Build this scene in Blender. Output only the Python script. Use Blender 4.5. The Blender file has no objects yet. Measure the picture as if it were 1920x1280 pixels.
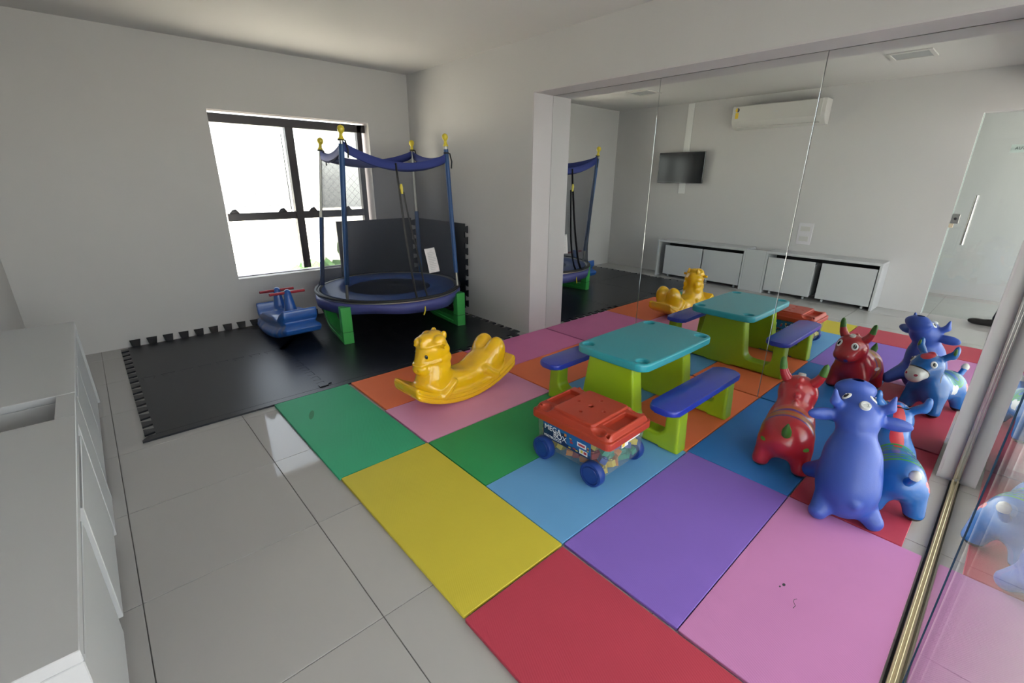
import bpy, bmesh, math, random
import numpy as np
from mathutils import Vector, Matrix
random.seed(7)
S = bpy.context.scene
COL = S.collection
PI = math.pi

# ------------------------------------------------------------------ camera, light, exposure
def cam_matrix():
    a, b, c = 0.737206, 0.339557, 0.0094138
    f = Vector((math.sin(a)*math.cos(b), math.cos(a)*math.cos(b), -math.sin(b)))
    r = Vector((math.cos(a), -math.sin(a), 0)); u = r.cross(f)
    r2 = math.cos(c)*r + math.sin(c)*u; u2 = -math.sin(c)*r + math.cos(c)*u
    m = Matrix((r2, u2, -f)).transposed().to_4x4()
    m.translation = Vector((0, 0, 1.4))
    return m
cam = bpy.data.cameras.new('camera'); cam.sensor_width = 36; cam.lens = 859.6/1920*36
cam.clip_start = 0.02; cam.clip_end = 800
camo = bpy.data.objects.new('camera', cam); camo.matrix_world = cam_matrix(); COL.objects.link(camo); S.camera = camo

S.view_settings.view_transform = 'Standard'; S.view_settings.look = 'None'
S.view_settings.gamma = 1; S.view_settings.use_curve_mapping = False
S.view_settings.exposure = 1.15

SKY_STRENGTH = 0.42
SUN_STRENGTH = 26.0
w = bpy.data.worlds.new('sky'); S.world = w; w.use_nodes = True
nt = w.node_tree; bg = nt.nodes['Background']
sky = nt.nodes.new('ShaderNodeTexSky'); sky.sky_type = 'NISHITA'; sky.sun_disc = False
sky.sun_elevation = math.radians(58); sky.sun_rotation = math.radians(110); sky.air_density = 1.0; sky.dust_density = 0.8
hz = nt.nodes.new('ShaderNodeHueSaturation'); hz.inputs['Saturation'].default_value = 0.28      # hazy white sky
wm = nt.nodes.new('ShaderNodeMix'); wm.data_type = 'RGBA'; wm.blend_type = 'MULTIPLY'; wm.inputs[0].default_value = 1.0; wm.inputs[7].default_value = (1.0, 0.958, 0.985, 1)
nt.links.new(sky.outputs[0], hz.inputs['Color']); nt.links.new(hz.outputs[0], wm.inputs[6]); nt.links.new(wm.outputs[2], bg.inputs[0]); bg.inputs[1].default_value = SKY_STRENGTH

def lamp(name, kind, energy, **kw):
    l = bpy.data.lights.new(name, kind); l.energy = energy
    o = bpy.data.objects.new(name, l); COL.objects.link(o)
    return o, l
so, sl = lamp('sun', 'SUN', SUN_STRENGTH); sl.angle = math.radians(0.6); sl.color = (1, 0.95, 0.86)
so.rotation_euler = Vector((0.45, -0.16, 0.88)).to_track_quat('Z', 'Y').to_euler(); so.location = (4, -3, 12)
def portal(name, loc, rot, sx, sy):
    o, l = lamp(name, 'AREA', 1); l.shape = 'RECTANGLE'; l.size = sx; l.size_y = sy
    o.location = loc; o.rotation_euler = rot
    l.cycles.is_portal = True
portal('window_portal', (1.7, 5.26, 1.21), (-PI/2, 0, 0), 1.6, 1.6)
portal('front_portal', (1.2, -0.30, 1.05), (PI/2, 0, 0), 3.5, 2.2)

# ------------------------------------------------------------------ helpers
def lin(c):
    return tuple(((x/255)/12.92 if x/255 <= 0.04045 else ((x/255+0.055)/1.055)**2.4) for x in c)
def alb(r, g, b, k=1.0):
    return tuple(min(0.9, v*k) for v in lin((r, g, b)))

def link(o, name, parent=None):
    COL.objects.link(o)
    if parent is not None: o.parent = parent
    return o
def mesh_obj(name, bm, mat=None, parent=None, smooth=False):
    me = bpy.data.meshes.new(name)
    bm.normal_update(); bm.to_mesh(me); bm.free()
    if smooth:
        me.polygons.foreach_set('use_smooth', [True]*len(me.polygons))
    if mat: me.materials.append(mat)
    return link(bpy.data.objects.new(name, me), name, parent)
def auto_smooth(o, ang=40):
    me = o.data
    bm = bmesh.new(); bm.from_mesh(me)
    for f in bm.faces: f.smooth = True
    lim = math.radians(ang)
    for e in bm.edges:
        if len(e.link_faces) == 2 and e.calc_face_angle(0) > lim: e.smooth = False
    bm.to_mesh(me); bm.free()
    return o
def tag(o, label=None, cat=None, group=None, kind=None):
    if label: o['label'] = label
    if cat: o['category'] = cat
    if group: o['group'] = group
    if kind: o['kind'] = kind
    return o
def empty(name, loc=(0, 0, 0), rz=0, label=None, cat=None, group=None, kind=None):
    o = bpy.data.objects.new(name, None); o.empty_display_size = 0.1
    o.location = loc; o.rotation_euler = (0, 0, rz); COL.objects.link(o)
    return tag(o, label, cat, group, kind)
def struct(o, kind='structure'):
    o['kind'] = kind; return o

def add_box(bm, x0, x1, y0, y1, z0, z1, bev=0.0, seg=1, M=None):
    vs = [bm.verts.new((x, y, z)) for x in (x0, x1) for y in (y0, y1) for z in (z0, z1)]
    idx = [(0, 1, 3, 2), (4, 6, 7, 5), (0, 4, 5, 1), (2, 3, 7, 6), (0, 2, 6, 4), (1, 5, 7, 3)]
    fs = [bm.faces.new([vs[i] for i in q]) for q in idx]
    if bev > 0:
        es = list({e for f in fs for e in f.edges})
        r = bmesh.ops.bevel(bm, geom=es, offset=bev, segments=seg, affect='EDGES', profile=0.5)
        vs = list({v for v in r['verts']} | {v for v in vs if v.is_valid})
    if M is not None:
        bmesh.ops.transform(bm, matrix=M, verts=[v for v in vs if v.is_valid])
    return vs
def box(name, x0, x1, y0, y1, z0, z1, mat, parent=None, bev=0.0, seg=1, M=None):
    bm = bmesh.new(); add_box(bm, x0, x1, y0, y1, z0, z1, bev, seg, M)
    return mesh_obj(name, bm, mat, parent)
def rrect(x0, x1, y0, y1, r, n=6):
    pts = []
    for cx, cy, a0 in ((x1-r, y1-r, 0), (x0+r, y1-r, PI/2), (x0+r, y0+r, PI), (x1-r, y0+r, 3*PI/2)):
        for i in range(n+1):
            a = a0+PI/2*i/n; pts.append((cx+r*math.cos(a), cy+r*math.sin(a)))
    return pts
def add_prism(bm, pts, z0, z1, bev=0, seg=2, M=None):
    a = [bm.verts.new((x, y, z0)) for x, y in pts]; b = [bm.verts.new((x, y, z1)) for x, y in pts]
    n = len(pts); fb = bm.faces.new(a[::-1]); ft = bm.faces.new(b)
    for i in range(n): bm.faces.new((a[i], a[(i+1) % n], b[(i+1) % n], b[i]))
    vs = a+b
    if bev:
        es = list(fb.edges)+list(ft.edges)
        r = bmesh.ops.bevel(bm, geom=es, offset=bev, segments=seg, affect='EDGES', profile=0.5)
        vs = [v for v in set(vs) | set(r['verts']) if v.is_valid]
    if M is not None: bmesh.ops.transform(bm, matrix=M, verts=vs)
    return vs
def prism(name, pts, z0, z1, mat, parent=None, bev=0, seg=2, M=None):
    bm = bmesh.new(); add_prism(bm, pts, z0, z1, bev, seg, M)
    o = mesh_obj(name, bm, mat, parent); return auto_smooth(o, 35)
def frames(path, closed=False):
    P = [Vector(p) for p in path]; n = len(P); out = []
    up = Vector((0, 0, 1)); prev = None
    for i in range(n):
        if closed: t = (P[(i+1) % n]-P[i-1]).normalized()
        else: t = (P[min(i+1, n-1)]-P[max(i-1, 0)]).normalized()
        if prev is None:
            ref = up if abs(t.dot(up)) < 0.95 else Vector((1, 0, 0))
            x = ref.cross(t).normalized()
        else:
            x = (prev - t*prev.dot(t)).normalized()
        prev = x; out.append((P[i], x, t.cross(x)))
    return out
def add_tube(bm, path, rad, n=10, closed=False, cap=True, sect=None):
    rr = rad if hasattr(rad, '__len__') else [rad]*len(path)
    sec = sect or [(math.cos(2*PI*k/n), math.sin(2*PI*k/n)) for k in range(n)]
    rings = []
    for (p, x, y), r in zip(frames(path, closed), rr):
        rings.append([bm.verts.new(p + x*(a*r) + y*(b*r)) for a, b in sec])
    m = len(sec); N = len(rings)
    for i in range(N if closed else N-1):
        A, B = rings[i], rings[(i+1) % N]
        for k in range(m): bm.faces.new((A[k], A[(k+1) % m], B[(k+1) % m], B[k]))
    if cap and not closed:
        bm.faces.new(rings[0][::-1]); bm.faces.new(rings[-1])
def tube(name, path, rad, mat, parent=None, n=10, closed=False, sect=None, smooth=True):
    bm = bmesh.new(); add_tube(bm, path, rad, n, closed, True, sect)
    bmesh.ops.recalc_face_normals(bm, faces=bm.faces)
    o = mesh_obj(name, bm, mat, parent)
    return auto_smooth(o, 50) if smooth else o
def add_lathe(bm, prof, n=20, M=None):
    rings = []
    for r, z in prof:
        rings.append([bm.verts.new((max(r, 1e-5)*math.cos(2*PI*k/n), max(r, 1e-5)*math.sin(2*PI*k/n), z)) for k in range(n)])
    for A, B in zip(rings, rings[1:]):
        for k in range(n): bm.faces.new((A[k], A[(k+1) % n], B[(k+1) % n], B[k]))
    bm.faces.new(rings[0][::-1]); bm.faces.new(rings[-1])
    if M is not None: bmesh.ops.transform(bm, matrix=M, verts=[v for r in rings for v in r])
def lathe(name, prof, mat, parent=None, n=20, M=None):
    bm = bmesh.new(); add_lathe(bm, prof, n, M)
    bmesh.ops.recalc_face_normals(bm, faces=bm.faces)
    o = mesh_obj(name, bm, mat, parent); return auto_smooth(o, 45)
def add_ball(bm, c, r, rot=None, u=16, v=10):
    M = Matrix.Translation(Vector(c)) @ (rot.to_4x4() if rot else Matrix()) @ Matrix.Diagonal((*(r if hasattr(r, '__len__') else (r, r, r)), 1))
    bmesh.ops.create_uvsphere(bm, u_segments=u, v_segments=v, radius=1, matrix=M)
def ball(name, c, r, mat, parent=None, rot=None, u=16, v=10):
    bm = bmesh.new(); add_ball(bm, c, r, rot, u, v); return mesh_obj(name, bm, mat, parent, True)
def aim(d):                                    # rotation taking +Z to d
    return Vector(d).to_track_quat('Z', 'Y').to_matrix()
def at(c, d=(0, 0, 1)):
    return Matrix.Translation(Vector(c)) @ aim(d).to_4x4()

# --- signed distance shapes meshed with surface nets: one continuous skin
def e_(c, r, d=None):                           # ellipsoid, optional local X axis direction
    c = np.array(c, float); r = np.array(r, float)
    A = None
    if d is not None:
        x = np.array(d, float); x /= np.linalg.norm(x)
        yv = np.cross([0, 0, 1], x); yv /= np.linalg.norm(yv); zv = np.cross(x, yv)
        A = np.array([x, yv, zv])
    def f(P):
        q = P-c
        if A is not None: q = q @ A.T
        k0 = np.linalg.norm(q/r, axis=1); k1 = np.linalg.norm(q/(r*r), axis=1)
        return np.where(k1 > 1e-9, k0*(k0-1)/np.maximum(k1, 1e-9), -r.min())
    return f
def c_(a, b, ra, rb=None):                      # tapered capsule
    a = np.array(a, float); b = np.array(b, float); rb = ra if rb is None else rb
    ab = b-a; L = ab @ ab
    def f(P):
        t = np.clip(((P-a) @ ab)/L, 0, 1)
        return np.linalg.norm(P-a-t[:, None]*ab, axis=1) - (ra+(rb-ra)*t)
    return f
def b_(lo, hi, r=0.0):                          # rounded box
    lo = np.array(lo, float); hi = np.array(hi, float); c = (lo+hi)/2; h = (hi-lo)/2-r
    def f(P):
        q = np.abs(P-c)-h
        return np.linalg.norm(np.maximum(q, 0), axis=1)+np.minimum(q.max(axis=1), 0)-r
    return f
def smin(a, b, k):
    if k <= 0: return np.minimum(a, b)
    h = np.clip(0.5+0.5*(b-a)/k, 0, 1)
    return b*(1-h)+a*h-k*h*(1-h)
def U(k, *fs):
    def f(P):
        d = fs[0](P)
        for g in fs[1:]: d = smin(d, g(P), k)
        return d
    return f
def SUB(k, a, *bs):
    def f(P):
        d = a(P)
        for g in bs: d = -smin(-d, g(P), k)
        return d
    return f
def nets(fn, lo, hi, vox):
    lo = np.array(lo, float); hi = np.array(hi, float)
    n = np.ceil((hi-lo)/vox).astype(int)+1
    ax = [lo[i]+vox*np.arange(n[i]) for i in range(3)]
    G = np.stack(np.meshgrid(*ax, indexing='ij'), -1)
    V = fn(G.reshape(-1, 3)).reshape(n)
    s = V < 0
    def cut(i): return tuple(i)
    acc = np.zeros(tuple(n-1)+(3,)); cnt = np.zeros(tuple(n-1))
    offs = [(0, 0), (0, 1), (1, 0), (1, 1)]
    for a in range(3):
        b, c = [(1, 2), (0, 2), (0, 1)][a]
        for ob, oc in offs:
            i0 = [slice(0, n[k]-1) for k in range(3)]; i1 = [slice(0, n[k]-1) for k in range(3)]
            i1[a] = slice(1, n[a])
            for k, o in ((b, ob), (c, oc)):
                i0[k] = slice(o, n[k]-1+o); i1[k] = slice(o, n[k]-1+o)
            v0 = V[tuple(i0)]; v1 = V[tuple(i1)]
            m = (v0 < 0) != (v1 < 0)
            t = np.where(m, v0/np.where(m, v0-v1, 1), 0)
            p = np.zeros(t.shape+(3,)); p[..., a] = t; p[..., b] = ob; p[..., c] = oc
            acc += p*m[..., None]; cnt += m
    act = cnt > 0
    ids = -np.ones(act.shape, int); ids[act] = np.arange(act.sum())
    cell = np.argwhere(act)
    verts = lo + vox*(cell + acc[act]/cnt[act][:, None])
    quads = []
    for a in range(3):
        b, c = [(1, 2), (2, 0), (0, 1)][a]
        i0 = [slice(1, n[k]-1) for k in range(3)]; i1 = list(i0)
        i0[a] = slice(0, n[a]-1); i1[a] = slice(1, n[a])
        s0 = s[tuple(i0)]; s1 = s[tuple(i1)]
        for flip, m in ((False, s0 & ~s1), (True, ~s0 & s1)):
            e = np.argwhere(m)
            if not len(e): continue
            e = e.copy()
            for k in range(3):
                if k != a: e[:, k] += 1
            q = []
            for ob, oc in ((-1, -1), (0, -1), (0, 0), (-1, 0)):
                w_ = e.copy(); w_[:, b] += ob; w_[:, c] += oc
                q.append(ids[w_[:, 0], w_[:, 1], w_[:, 2]])
            q = np.stack(q, 1)
            quads.append(q[:, ::-1] if flip else q)
    return verts, np.concatenate(quads)
def sdf_obj(name, fn, lo, hi, vox, mat, parent=None):
    v, q = nets(fn, lo, hi, vox)
    me = bpy.data.meshes.new(name)
    me.from_pydata(v.tolist(), [], q.tolist()); me.update()
    me.polygons.foreach_set('use_smooth', [True]*len(me.polygons))
    me.materials.append(mat)
    return link(bpy.data.objects.new(name, me), name, parent)

def surf(fn, p, d, sink=0.0):
    p = np.array(p, float); d = np.array(d, float); d /= np.linalg.norm(d)
    t = np.arange(0, 0.3, 0.0005); v = fn(p+t[:, None]*d)
    k = int(np.argmax(v > 0)); q = p+d*(t[k]-sink)
    e = 0.002; g = np.array([fn(np.array([q+[e, 0, 0]]))[0]-fn(np.array([q-[e, 0, 0]]))[0], fn(np.array([q+[0, e, 0]]))[0]-fn(np.array([q-[0, e, 0]]))[0], fn(np.array([q+[0, 0, e]]))[0]-fn(np.array([q-[0, 0, e]]))[0]])
    g /= np.linalg.norm(g); return tuple(q), tuple(g)
# ------------------------------------------------------------------ materials
def newmat(name):
    m = bpy.data.materials.new(name); m.use_nodes = True
    return m, m.node_tree, m.node_tree.nodes['Principled BSDF']
def mat(name, col, rough=0.5, metal=0, spec=0.5, coat=0, bump=0, bscale=60, var=0, vscale=8, trans=0, sss=0):
    m, t, p = newmat(name)
    p.inputs['Base Color'].default_value = (*col, 1); p.inputs['Roughness'].default_value = rough
    p.inputs['Metallic'].default_value = metal; p.inputs['Specular IOR Level'].default_value = spec
    p.inputs['Coat Weight'].default_value = coat; p.inputs['Coat Roughness'].default_value = 0.08
    if trans: p.inputs['Transmission Weight'].default_value = trans
    if sss:
        p.inputs['Subsurface Weight'].default_value = sss; p.inputs['Subsurface Radius'].default_value = (0.02, 0.01, 0.006)
    if bump or var:
        tc = t.nodes.new('ShaderNodeTexCoord')
    if bump:
        nz = t.nodes.new('ShaderNodeTexNoise'); nz.inputs['Scale'].default_value = bscale; nz.inputs['Detail'].default_value = 3
        bp = t.nodes.new('ShaderNodeBump'); bp.inputs['Strength'].default_value = bump; bp.inputs['Distance'].default_value = 0.002
        t.links.new(tc.outputs['Object'], nz.inputs['Vector']); t.links.new(nz.outputs[0], bp.inputs['Height'])
        t.links.new(bp.outputs[0], p.inputs['Normal'])
    if var:
        n2 = t.nodes.new('ShaderNodeTexNoise'); n2.inputs['Scale'].default_value = vscale; n2.inputs['Detail'].default_value = 4
        hs = t.nodes.new('ShaderNodeHueSaturation'); mr = t.nodes.new('ShaderNodeMapRange')
        mr.inputs['To Min'].default_value = 1-var; mr.inputs['To Max'].default_value = 1+var
        t.links.new(tc.outputs['Object'], n2.inputs['Vector']); t.links.new(n2.outputs[0], mr.inputs['Value'])
        t.links.new(mr.outputs[0], hs.inputs['Value']); hs.inputs['Color'].default_value = (*col, 1)
        t.links.new(hs.outputs[0], p.inputs['Base Color'])
    return m
def glass_mat(name, tint=(0.93, 0.97, 0.95), ior=1.5):
    m = bpy.data.materials.new(name); m.use_nodes = True; t = m.node_tree; t.nodes.clear()
    out = t.nodes.new('ShaderNodeOutputMaterial'); tr = t.nodes.new('ShaderNodeBsdfTransparent'); gl = t.nodes.new('ShaderNodeBsdfGlossy')
    gl.inputs['Roughness'].default_value = 0.0; tr.inputs[0].default_value = (*tint, 1)
    fr = t.nodes.new('ShaderNodeFresnel'); ge = t.nodes.new('ShaderNodeNewGeometry')
    mi = t.nodes.new('ShaderNodeMapRange'); mi.inputs['To Min'].default_value = ior; mi.inputs['To Max'].default_value = 1/ior
    t.links.new(ge.outputs['Backfacing'], mi.inputs['Value']); t.links.new(mi.outputs[0], fr.inputs[0])
    mx = t.nodes.new('ShaderNodeMixShader')
    t.links.new(fr.outputs[0], mx.inputs[0]); t.links.new(tr.outputs[0], mx.inputs[1]); t.links.new(gl.outputs[0], mx.inputs[2])
    t.links.new(mx.outputs[0], out.inputs[0]); return m
def net_mat(name, col, opac=0.45, edge=0.35):
    m = bpy.data.materials.new(name); m.use_nodes = True; t = m.node_tree; t.nodes.clear()
    out = t.nodes.new('ShaderNodeOutputMaterial'); tr = t.nodes.new('ShaderNodeBsdfTransparent')
    df = t.nodes.new('ShaderNodeBsdfDiffuse'); df.inputs[0].default_value = (*col, 1)
    tl = t.nodes.new('ShaderNodeBsdfTranslucent'); tl.inputs[0].default_value = (*[min(1, c*1.6) for c in col], 1)
    a = t.nodes.new('ShaderNodeMixShader'); a.inputs[0].default_value = 0.5
    lw = t.nodes.new('ShaderNodeLayerWeight'); lw.inputs[0].default_value = 0.5
    ma = t.nodes.new('ShaderNodeMath'); ma.operation = 'MULTIPLY_ADD'; ma.inputs[1].default_value = edge; ma.inputs[2].default_value = opac; ma.use_clamp = True
    mx = t.nodes.new('ShaderNodeMixShader')
    t.links.new(df.outputs[0], a.inputs[1]); t.links.new(tl.outputs[0], a.inputs[2])
    t.links.new(lw.outputs['Facing'], ma.inputs[0]); t.links.new(ma.outputs[0], mx.inputs[0])
    t.links.new(tr.outputs[0], mx.inputs[1]); t.links.new(a.outputs[0], mx.inputs[2]); t.links.new(mx.outputs[0], out.inputs[0])
    return m
def painted(name, base, marks, rough=0.3, coat=0.3, bump=0.0, bscale=200):
    """plastic with painted marks; each mark is an ellipsoid (centre, radii, colour) in object space, optionally a shell"""
    m, t, p = newmat(name)
    p.inputs['Roughness'].default_value = rough; p.inputs['Coat Weight'].default_value = coat; p.inputs['Coat Roughness'].default_value = 0.1
    tc = t.nodes.new('ShaderNodeTexCoord'); cur = None
    for mk in marks:
        c, r, col = mk[:3]; inner = mk[3] if len(mk) > 3 else 0
        su = t.nodes.new('ShaderNodeVectorMath'); su.operation = 'SUBTRACT'; su.inputs[1].default_value = c
        dv = t.nodes.new('ShaderNodeVectorMath'); dv.operation = 'DIVIDE'; dv.inputs[1].default_value = r
        ln = t.nodes.new('ShaderNodeVectorMath'); ln.operation = 'LENGTH'
        t.links.new(tc.outputs['Object'], su.inputs[0]); t.links.new(su.outputs[0], dv.inputs[0]); t.links.new(dv.outputs[0], ln.inputs[0])
        lt = t.nodes.new('ShaderNodeMath'); lt.operation = 'LESS_THAN'; lt.inputs[1].default_value = 1.0
        t.links.new(ln.outputs['Value'], lt.inputs[0]); fac = lt.outputs[0]
        if inner:
            gt = t.nodes.new('ShaderNodeMath'); gt.operation = 'GREATER_THAN'; gt.inputs[1].default_value = inner
            mu = t.nodes.new('ShaderNodeMath'); mu.operation = 'MULTIPLY'
            t.links.new(ln.outputs['Value'], gt.inputs[0]); t.links.new(fac, mu.inputs[0]); t.links.new(gt.outputs[0], mu.inputs[1]); fac = mu.outputs[0]
        mx = t.nodes.new('ShaderNodeMix'); mx.data_type = 'RGBA'
        t.links.new(fac, mx.inputs[0])
        if cur is None: mx.inputs[6].default_value = (*base, 1)
        else: t.links.new(cur, mx.inputs[6])
        mx.inputs[7].default_value = (*col, 1); cur = mx.outputs[2]
    if cur is not None: t.links.new(cur, p.inputs['Base Color'])
    else: p.inputs['Base Color'].default_value = (*base, 1)
    if bump:
        nz = t.nodes.new('ShaderNodeTexNoise'); nz.inputs['Scale'].default_value = bscale
        bp = t.nodes.new('ShaderNodeBump'); bp.inputs['Strength'].default_value = bump; bp.inputs['Distance'].default_value = 0.001
        t.links.new(tc.outputs['Object'], nz.inputs['Vector']); t.links.new(nz.outputs[0], bp.inputs['Height']); t.links.new(bp.outputs[0], p.inputs['Normal'])
    return m
def foam(name, col, ang=0.0, k=0.25):
    """EVA foam: fine ribbed skin"""
    m, t, p = newmat(name)
    p.inputs['Roughness'].default_value = 0.55; p.inputs['Specular IOR Level'].default_value = 0.35
    tc = t.nodes.new('ShaderNodeTexCoord'); mp = t.nodes.new('ShaderNodeMapping'); mp.inputs['Rotation'].default_value = (0, 0, ang)
    wv = t.nodes.new('ShaderNodeTexWave'); wv.inputs['Scale'].default_value = 42
    bp = t.nodes.new('ShaderNodeBump'); bp.inputs['Strength'].default_value = k; bp.inputs['Distance'].default_value = 0.0008
    t.links.new(tc.outputs['Object'], mp.inputs[0]); t.links.new(mp.outputs[0], wv.inputs[0]); t.links.new(wv.outputs[1], bp.inputs['Height']); t.links.new(bp.outputs[0], p.inputs['Normal'])
    nz = t.nodes.new('ShaderNodeTexNoise'); nz.inputs['Scale'].default_value = 5; nz.inputs['Detail'].default_value = 5
    mr = t.nodes.new('ShaderNodeMapRange'); mr.inputs['To Min'].default_value = 0.95; mr.inputs['To Max'].default_value = 1.05
    hs = t.nodes.new('ShaderNodeHueSaturation'); hs.inputs['Color'].default_value = (*col, 1)
    t.links.new(tc.outputs['Object'], nz.inputs[0]); t.links.new(nz.outputs[0], mr.inputs[0]); t.links.new(mr.outputs[0], hs.inputs['Value']); t.links.new(hs.outputs[0], p.inputs['Base Color'])
    return m

M = {}
M['wall'] = mat('wall_paint', (0.565, 0.556, 0.552), 0.75, bump=0.12, bscale=90, var=0.03, vscale=2)
M['ceiling'] = mat('ceiling_paint', (0.62, 0.605, 0.595), 0.85, var=0.02, vscale=1.5)
M['soffit'] = mat('trim_paint', (0.56, 0.53, 0.545), 0.6)
M['tile'] = mat('porcelain', (0.44, 0.432, 0.425), 0.05, spec=0.5, var=0.012, vscale=1.3)
M['grout'] = mat('grout', (0.16, 0.155, 0.15), 0.9)
M['white'] = mat('white_laminate', (0.54, 0.555, 0.57), 0.35, var=0.01)
M['dark'] = mat('shadow_gap', (0.05, 0.05, 0.055), 0.8)
M['frame'] = mat('dark_anodised', (0.045, 0.04, 0.045), 0.35, metal=0.3)
M['chrome'] = mat('chrome', (0.52, 0.51, 0.50), 0.25, metal=1)
M['brass'] = mat('champagne_aluminium', (0.72, 0.62, 0.42), 0.28, metal=0.9)
M['glass'] = glass_mat('clear_glass'); M['green_glass'] = glass_mat('door_glass', (0.90, 0.945, 0.925))
M['glassedge'] = mat('glass_edge', (0.02, 0.05, 0.10), 0.15)
mm, t_, p_ = newmat('mirror_silver'); p_.inputs['Metallic'].default_value = 1; p_.inputs['Roughness'].default_value = 0.0; p_.inputs['Base Color'].default_value = (0.86, 0.885, 0.88, 1); M['mirror'] = mm
M['blackplastic'] = mat('black_plastic', (0.012, 0.012, 0.013), 0.12, coat=0.3)
M['blackmatte'] = mat('black_matte', (0.015, 0.015, 0.017), 0.6)
M['acwhite'] = mat('ac_plastic', (0.58, 0.57, 0.55), 0.4)
M['yellowsticker'] = mat('yellow_sticker', (0.80, 0.55, 0.05), 0.5)
M['greypanel'] = mat('frosted_panel', (0.55, 0.57, 0.58), 0.6)
M['lamp_grey'] = mat('unlit_diffuser', (0.36, 0.37, 0.38), 0.5)
M['stucco'] = mat('outer_render', (0.75, 0.73, 0.70), 0.9)

# ------------------------------------------------------------------ room shell
XW, XM, XT, YB, ZC = 2.93, 3.157, -0.52, 4.98, 2.46
# floor: grout bed with every porcelain tile a piece
fl_ = struct(box('floor', XT-1.6, 3.30, -3.2, 5.2, -0.12, -0.004, M['grout']))
tm = None
def tile_at(x0, x1, y0, y1):
    global tm
    full = abs(x1-x0-0.597) < 1e-3 and abs(y1-y0-0.597) < 1e-3
    if full and tm is not None:
        o = bpy.data.objects.new('tile', tm); COL.objects.link(o)
    else:
        bm = bmesh.new(); add_box(bm, 0, x1-x0, 0, y1-y0, -0.02, 0, 0.001)
        o = mesh_obj('tile', bm, M['tile'])
        if full: tm = o.data
    o.location = (x0, y0, 0); o.parent = fl_
gx = [0.46+0.6*k for k in range(-5, 6)]; gy = [1.14+0.6*k for k in range(-8, 8)]
for i in range(len(gx)-1):
    for j in range(len(gy)-1):
        x0, x1 = gx[i]+0.0015, gx[i+1]-0.0015; y0, y1 = gy[j]+0.0015, gy[j+1]-0.0015
        x1 = min(x1, 3.29); y1 = min(y1, 5.1); x0 = max(x0, XT-1.55); y0 = max(y0, -3.15)
        if x1-x0 > 0.02 and y1-y0 > 0.02: tile_at(x0, x1, y0, y1)

struct(box('ceiling', XT-1.6, 3.30, -0.20, 5.2, ZC, ZC+0.15, M['ceiling']))
def multi(name, boxes, m, bev=0):
    bm = bmesh.new()
    for b in boxes: add_box(bm, *b, bev)
    return struct(mesh_obj(name, bm, m))
WX0, WX1, WZ0, WZ1 = 0.972, 2.438, 0.468, 1.948
multi('wall_back', [(XT-0.2, WX0, YB, YB+0.2, 0, ZC), (WX1, 3.30, YB, YB+0.2, 0, ZC),
                    (WX0, WX1, YB, YB+0.2, WZ1, ZC), (WX0, WX1, YB, YB+0.2, 0, WZ0)], M['wall'])
multi('wall_right', [(XW, 3.30, 3.0, YB, 0, ZC), (XW, 3.30, 0, 3.0, 2.08, ZC), (XW, 3.30, -0.05, 0, 0, ZC), (3.17, 3.30, 0, 3.0, 0, 2.08)], M['wall'])
# painted lining of the mirror recess: soffit and two jambs
struct(box('trim_1', XW+0.001, 3.156, 0.0, 3.0, 2.068, 2.0799, M['soffit']))
struct(box('trim_2', XW+0.001, 3.156, 2.988, 2.9999, 0.0, 2.068, M['soffit']))
struct(box('trim_3', XW+0.001, 3.156, 0.0001, 0.012, 0.0, 2.068, M['soffit']))
DY0, DY1, DZ = -0.05, 0.61, 2.07
multi('wall_left', [(XT-0.15, XT, DY1, YB, 0, ZC), (XT-0.15, XT, -0.2, DY1, DZ, ZC), (XT-0.15, XT, -0.2, DY0, 0, DZ)], M['wall'])
multi('wall_front', [(XT, 3.30, -0.20, -0.05, 2.14, ZC), (XW-0.0, 3.30, -0.20, -0.0501, 0, 2.14)], M['wall'])
# corridor behind the glass door
multi('wall_corridor', [(XT-1.6, XT-1.5, -0.2, 3.0, 0, ZC), (XT-1.5, XT-0.15, 2.9, 3.0, 0, ZC)], M['wall'])

# ------------------------------------------------------------------ window
win = empty('window_1', (WX0, YB, WZ0), kind='structure')
def wpart(name, *b, m='frame', parent=win, bev=0.003):
    o = box(name, b[0]-WX0, b[1]-WX0, b[2]-YB, b[3]-YB, b[4]-WZ0, b[5]-WZ0, M[m], parent, bev)
    return o
F0, F1 = YB+0.09, YB+0.15
fr = bmesh.new()
for b in ((WX0-0.02, WX1+0.0, F0, F1, 1.855, 1.93), (WX0, WX1, F0, F1, WZ0, WZ0+0.012), (WX0-0.03, WX0+0.004, F0, F1, WZ0, 1.93), (2.345, 2.40, F0, F1, WZ0, 1.93)):
    add_box(fr, b[0]-WX0, b[1]-WX0, b[2]-YB, b[3]-YB, b[4]-WZ0, b[5]-WZ0, 0.003)
mesh_obj('window_frame', fr, M['frame'], win)
wpart('mullion', 1.615, 1.69, F0-0.01, F1, WZ0+0.03, 1.86)
rails = [wpart('rail', WX0+0.03, 1.615, F0+0.002, F1-0.004, 1.003, 1.073), wpart('rail', 1.69, 2.345, F0+0.002, F1-0.004, 1.003, 1.073)]
for rail_, xs in ((rails[0], (1.06, 1.49)), (rails[1], (1.79, 2.16))):
    for x in xs:
        prism('handle', [(-0.045, 0), (0.045, 0), (0.03, 0.022), (0.012, 0.04), (-0.018, 0.03)], 0, 0.02, M['frame'], rail_, 0.003,
              M=Matrix.Translation((x-WX0, F0-YB+0.016, 1.072-WZ0)) @ Matrix.Rotation(PI/2, 4, 'X'))
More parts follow.
